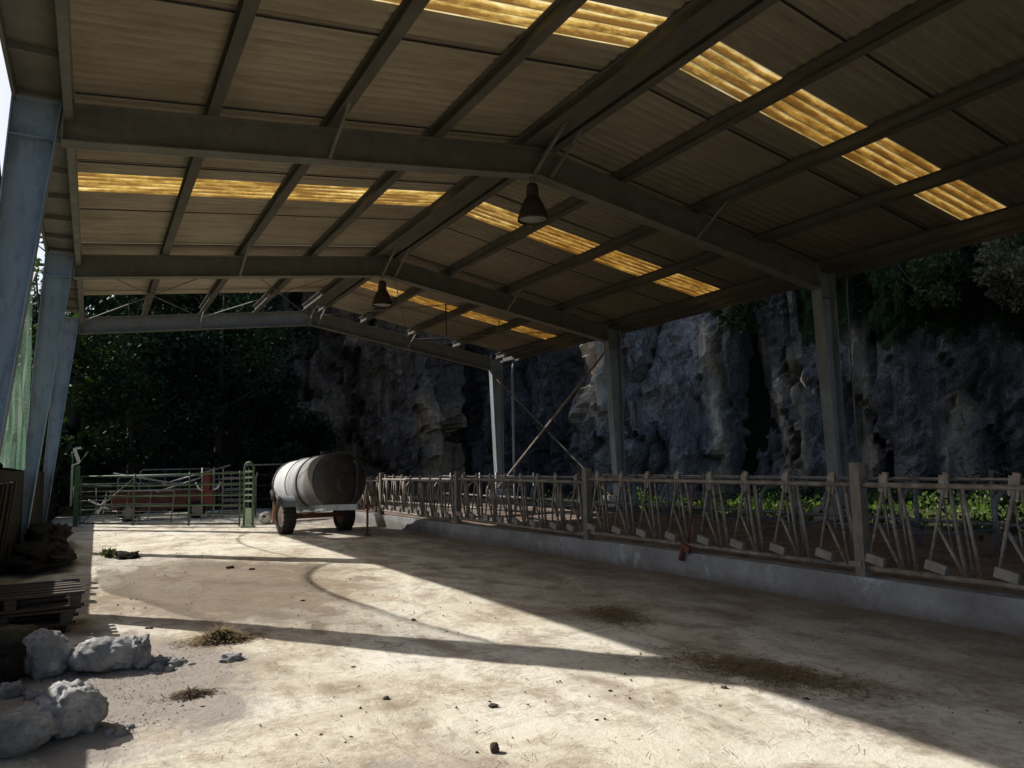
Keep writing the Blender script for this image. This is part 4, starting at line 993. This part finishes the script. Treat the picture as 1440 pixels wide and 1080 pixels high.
# fine crumbs and straw bits nobody could count
b = MB()
for i in range(3800):
    x = rnd.uniform(-1, 6.6); y = 2 + 24 * rnd.random() ** 1.7
    if fbm(x * .6, y * .6, 7, 3) < rnd.uniform(-.35, .45): continue
    s_ = (.0025 + .009 * rnd.random() ** 3) * (1 + y * .03); z = gz(y) + .004; a = rnd.uniform(0, 6.3)
    c, s2 = math.cos(a) * s_, math.sin(a) * s_
    b.add([(x - c, y - s2, z), (x + s2, y - c, z), (x + c, y + s2, z), (x - s2, y + c, z), (x, y, z + s_ * .9)], [(0, 1, 4), (1, 2, 4), (2, 3, 4), (3, 0, 4)])
tag(b.build('dung_crumbs', 'clod'), 'fine dung crumbs scattered over the concrete', 'litter', None, 'stuff')
b = MB()
for i in range(15000):
    if rnd.random() < .75: x = 6.6 - abs(rnd.gauss(0, .55)); y = rnd.uniform(0, 16)
    else: x = rnd.uniform(0, 6.5); y = rnd.uniform(2, 14)
    if x < -1: continue
    a = rnd.uniform(0, 6.3); l = rnd.uniform(.02, .09); w = .0018
    z = gz(y) + .006 + rnd.random() * .01; dx, dy = math.cos(a) * l, math.sin(a) * l
    b.add([(x - dy / l * w, y + dx / l * w, z), (x + dy / l * w, y - dx / l * w, z), (x + dx + dy / l * w, y + dy - dx / l * w, z + .004), (x + dx - dy / l * w, y + dy + dx / l * w, z + .004)], [(0, 1, 2, 3)])
tag(b.build('straw_litter', 'strawpile'), 'single stalks of straw littered along the kerb and over the yard', 'litter', None, 'stuff')
b = MB()
for i in range(4200):
    cx_, cy_, sx_, sy_ = rnd.choice(((-.1, 6.6, .4, .22), (.45, 6.45, .18, .16), (-.1, 5.1, .28, .16), (.3, 6.2, .5, .3), (.1, 5.6, .35, .5)))
    x, y = rnd.gauss(cx_, sx_), rnd.gauss(cy_, sy_); s_ = .0012 + .006 * rnd.random() ** 4; a = rnd.uniform(0, 6.3); z = .004
    c, s2 = math.cos(a) * s_, math.sin(a) * s_
    b.add([(x - c, y - s2, z), (x + s2, y - c, z), (x + c, y + s2, z), (x - s2, y + c, z), (x + s_ * .2, y, z + s_ * 1.1)], [(0, 1, 4), (1, 2, 4), (2, 3, 4), (3, 0, 4)])
tag(b.build('dust_spill', 'sack'), 'pale grey crumbs and dust spilled around the sacks', 'dust', None, 'stuff')
# small weed by the wall shadow
b = MB()
for i in range(160):
    x, y = .32 + rnd.gauss(0, .04), 15.6 + rnd.gauss(0, .07)
    b.leaf((x, y, gz(y)), rnd.uniform(.08, .2), V((rnd.gauss(0, .6), rnd.gauss(0, .6), 1)), .3)
tag(b.build('grass_tuft', 'leafpale'), 'small green weed tuft growing from the concrete where the wall shadow ends', 'weed')
lump('earth_mound', (.62, 15.3, gz(15) - .03), (.22, .35, .09), 'low dark earth mound next to the small weed tuft', 'mound', 'earth', 150, .6, 0, None, .3)

# ------------------------------------------------------------------ vegetation
def clumps(b, c, rad, n, per, size, flat=1.0):
    for i in range(n):
        d = V((rnd.gauss(0, 1), rnd.gauss(0, 1), rnd.gauss(0, 1))).normalized() * (rnd.random() ** .45)
        q = V((c[0] + d.x * rad[0], c[1] + d.y * rad[1], c[2] + d.z * rad[2])); cr = rnd.uniform(.35, .85) * min(rad) * .55
        for k in range(per):
            e = V((rnd.gauss(0, 1), rnd.gauss(0, 1), rnd.gauss(0, .8))).normalized() * (rnd.random() ** .4) * cr
            b.leaf(q + e, size * rnd.uniform(.6, 1.35))
def tree(x, y, z, h, w, mat, label, n=26, per=230, size=.26):
    t = thing('tree', label, 'tree', (x, y, z), 'trees of the dark wood behind the barn')
    lean = rnd.uniform(-.05, .05)
    P = [(x + lean * h * q, y + .1 * math.sin(q * 5), z + h * q) for q in (0, .2, .4, .6, .8, .95)]
    b = MB().tube(P, [.035 * h * .6 * (1 - q * .9) for q in (0, .2, .4, .6, .8, .95)], 8)
    for k in range(7):
        q = rnd.uniform(.3, .85); a = rnd.uniform(0, 6.3); l = w * rnd.uniform(.5, .9)
        s0 = V((x + lean * h * q, y, z + h * q)); b.tube([s0, s0 + V((math.cos(a) * l * .5, math.sin(a) * l * .5, l * .2)), s0 + V((math.cos(a) * l, math.sin(a) * l, l * .55))], [.07, .05, .02], 6)
    b.build('trunk', 'trunk', t)
    b = MB(); clumps(b, (x + lean * h * .6, y, z + h * .58), (w, w, h * .42), n, per, size)
    b.build('crown', mat, t)
    return t
TR = [(-6.5, 31, 7.5, 2.6, 'leafmid', 'loose sunlit-edged tree glimpsed between the left-hand columns'),
      (-2.6, 35, 10.5, 3.0, 'leafmid', 'tree with glittering backlit leaves just right of the third left-hand column'),
      (1.6, 37, 10, 3.4, 'leafdark', 'dark dense tree behind the left half of the green gate'),
      (5.2, 38, 11, 3.4, 'leafdark', 'dark bushy tree behind the middle of the green gate'),
      (6.9, 39, 10.5, 2.8, 'leafdark', 'dark tree behind the thin far gate frame'),
      (3.4, 42, 12.5, 3.4, 'leafdark', 'taller dark tree in the second row, left of the rock face'),
      (-.8, 42, 12, 3.4, 'leafdark', 'tall dark tree in the second row, farthest left'),
      (6.8, 43, 13, 2.8, 'leafdark', 'tall dark tree in the second row touching the rock face'),
      (10.2, 41.5, 4.2, 1.6, 'leafdark', 'ivy-dark small tree against the foot of the rock face')]
for (x, y, h, w, mt, lb) in TR: tree(x, y, terr(x, y) - .2 if y < 36 else max(-.5, hillz(x, y) - .2), h, w, mt, lb)
# understorey: dark thicket that reads as one mass
b = MB()
for i in range(70):
    x = rnd.uniform(-9, 9); y = 34 + rnd.uniform(0, 4); clumps(b, (x, y, rnd.uniform(-.2, 2.2)), (1.2, 1.0, 1.1), 3, 120, .22)
tag(b.build('thicket', 'leafdark'), 'dark thicket of brambles along the foot of the wooded hill', 'thicket', None, 'stuff')
b = MB()
for i in range(90):
    x = rnd.uniform(-16, 7.5); y = rnd.uniform(40, 54); z = hillz(x, y) + .8; clumps(b, (x, y, z), (2.2, 2, 1.6), 3, 90, .42)
tag(b.build('far_wood', 'leafdark'), 'dark wood covering the hill behind the trees', 'wood', None, 'stuff')
# ivy and shrubs hanging on the right part of the cliff
me = cliff.data
mo = np.zeros(len(me.vertices)); me.attributes['moss'].data.foreach_get('value', mo)
b = MB()
idx = [i for i in range(len(me.vertices)) if mo[i] > .45 and me.vertices[i].co.z < 24]
for i in range(42000):
    v_ = me.vertices[rnd.choice(idx)]; p = v_.co; nrm = v_.normal
    if fbm(p.x * .35, p.y * .35, p.z * .35, 3) < rnd.uniform(-.5, .2): continue
    sgn = -1 if nrm.dot(V((-p.x, -p.y + 8, 0))) < 0 else 1
    q = p + nrm * sgn * rnd.uniform(.0, .9) + V((rnd.gauss(0, .3), rnd.gauss(0, .3), rnd.gauss(0, .3)))
    b.leaf(q, rnd.uniform(.09, .22), V((rnd.gauss(0, .7), rnd.gauss(0, .7), rnd.gauss(-.6, .7))))
tag(b.build('cliff_ivy', 'leafdark'), 'dark ivy and ferns hanging over the rock face', 'ivy', None, 'stuff')
def shrub(x, y, z, r, mat, label, grp, n=14, per=150, size=.16):
    t = thing('shrub', label, 'shrub', (x, y, z), grp)
    b = MB()
    for k in range(9):
        a = rnd.uniform(0, 6.3); b.tube([(x, y, z), (x + math.cos(a) * r * .4, y + math.sin(a) * r * .4, z + r * .6), (x + math.cos(a) * r * .9, y + math.sin(a) * r * .9, z + r * rnd.uniform(.9, 1.6))], [.04, .025, .01], 5)
    b.build('branches', 'trunk', t)
    b = MB(); clumps(b, (x, y, z + r * .8), (r, r, r * .8), n, per, size); b.build('foliage', mat, t)
for (x, y, z, r, mt, lb) in ((32.6, 15.5, 7.4, 1.9, 'leafpale', 'pale twiggy shrub on the cliff under the roof edge at the upper right'), (33.2, 12.6, 6.6, 2.2, 'leafpale', 'pale twiggy shrub on the cliff at the right edge of the photo'),
                             (31.3, 18.5, 7.6, 1.6, 'leafmid', 'green shrub hanging high on the cliff right of the nearest column'), (27.6, 26.0, 7.6, 1.3, 'leafmid', 'green shrub high on the cliff left of the nearest right-hand column')):
    shrub(x, y, z, r, mt, lb, 'shrubs on the cliff', 26, 150, .2)
# sunlit weeds behind the stalls
b = MB()
for i in range(34000):
    x = 16.5 + 10.5 * rnd.random(); y = rnd.uniform(-1, 24)
    if fbm(x * .45, y * .45, 11, 3) < rnd.uniform(-.12, .45): continue
    h = .12 + .75 * max(0, fbm(x * .6, y * .6, 15, 3) + .3)
    b.leaf((x, y, terr(x, y) + rnd.random() * h), rnd.uniform(.07, .17), V((rnd.gauss(0, .6), rnd.gauss(0, .6), .8)))
tag(b.build('weeds', 'leafbright'), 'fresh green nettles and weeds in the sun behind the stalls', 'weeds', None, 'stuff')
b = MB()
for i in range(9000):
    x = rnd.uniform(25.5, 32); y = rnd.uniform(-4, 26)
    b.leaf((x, y, terr(x, y) + rnd.random() * (.35 + .1 * max(0, x - 26))), rnd.uniform(.12, .3), V((rnd.gauss(0, .7), rnd.gauss(0, .7), .6)))
tag(b.build('undergrowth', 'leafdark'), 'dark undergrowth along the foot of the right-hand cliff', 'undergrowth', None, 'stuff')
b = MB()
for i in range(15000):
    x = rnd.uniform(12.2, 19.5); y = rnd.uniform(-1, 22)
    if fbm(x * .5, y * .5, 31, 3) < rnd.uniform(-.1, .4): continue
    h = .15 + .7 * max(0, fbm(x * .7, y * .7, 35, 3) + .25)
    z0 = terr(x, y) if x > 13.9 else .03 + gz(y) * .6
    b.leaf((x, y, z0 + rnd.random() * h), rnd.uniform(.06, .16), V((rnd.gauss(0, .6), rnd.gauss(0, .6), .8)))
tag(b.build('shaded_weeds', 'leafmid'), 'duller green weeds in the shade between the stalls and the sunny strip', 'weeds', None, 'stuff')
for i, (x, y, h) in enumerate(((15.3, 7.9, 1.3), (15.6, 5.9, 1.1), (15.0, 7.2, 1.0))):
    b = MB()
    for k in range(5):
        a = rnd.uniform(0, 6.3); tx, ty = x + math.cos(a) * .18, y + math.sin(a) * .18; z0 = terr(x, y)
        b.tube([(x, y, z0), ((x + tx) / 2, (y + ty) / 2, z0 + h * .5), (tx, ty, z0 + h * rnd.uniform(.8, 1.1))], .008, 5)
        for q in range(26): f = rnd.random(); b.leaf((x + (tx - x) * f + rnd.gauss(0, .03), y + (ty - y) * f + rnd.gauss(0, .03), z0 + h * f), rnd.uniform(.05, .11))
    tag(b.build('tall_weed', 'leafpale'), ['tall pale weed behind the nearest feed barrier, tallest of three', 'tall pale weed farthest right behind the nearest feed barrier', 'short pale weed between the two taller ones'][i], 'weed')

# ------------------------------------------------------------------ light and camera
SUN_AZ = math.atan2(-.579, .815); SUN_EL = R(36.0)
w = bpy.data.worlds.new('World'); S.world = w; w.use_nodes = True
nt = w.node_tree; nt.nodes.clear()
sk = nt.nodes.new('ShaderNodeTexSky'); sk.sky_type = 'NISHITA'; sk.sun_disc = False
sk.sun_elevation = SUN_EL; sk.sun_rotation = SUN_AZ
sk.air_density = 1.0; sk.dust_density = 2.2
bg = nt.nodes.new('ShaderNodeBackground'); bg.inputs[1].default_value = .125
ow = nt.nodes.new('ShaderNodeOutputWorld'); nt.links.new(sk.outputs[0], bg.inputs[0]); nt.links.new(bg.outputs[0], ow.inputs[0])
sl = bpy.data.lights.new('sun', 'SUN'); sl.energy = 5.0; sl.angle = R(.5); sl.color = (1, .96, .89)
so = bpy.data.objects.new('sun', sl); C.objects.link(so)
sd = V((math.sin(SUN_AZ) * math.cos(SUN_EL), math.cos(SUN_AZ) * math.cos(SUN_EL), math.sin(SUN_EL)))
so.rotation_euler = sd.to_track_quat('Z', 'Y').to_euler(); so.location = sd * 60

cam = bpy.data.cameras.new('camera'); cam.sensor_width = 36; cam.lens = 36 * 1048.6 / 1440
cam.clip_start = .05; cam.clip_end = 3000
co = bpy.data.objects.new('camera', cam); C.objects.link(co)
yaw, pit, rol = .5125, .1032, -.019
f = V((math.sin(yaw) * math.cos(pit), math.cos(yaw) * math.cos(pit), math.sin(pit)))
r = V((math.cos(yaw), -math.sin(yaw), 0)); u = r.cross(f)
r2 = r * math.cos(rol) + u * math.sin(rol); u2 = -r * math.sin(rol) + u * math.cos(rol)
co.matrix_world = Matrix(((r2.x, u2.x, -f.x, 0), (r2.y, u2.y, -f.y, 0), (r2.z, u2.z, -f.z, 1.5), (0, 0, 0, 1)))
S.camera = co
for o in C.objects:
    if '_o' in o: del o['_o']
S.render.engine = 'CYCLES'
S.cycles.max_bounces = 8; S.cycles.diffuse_bounces = 5; S.cycles.transparent_max_bounces = 12
S.view_settings.view_transform = 'Standard'; S.view_settings.look = 'None'; S.view_settings.exposure = 0
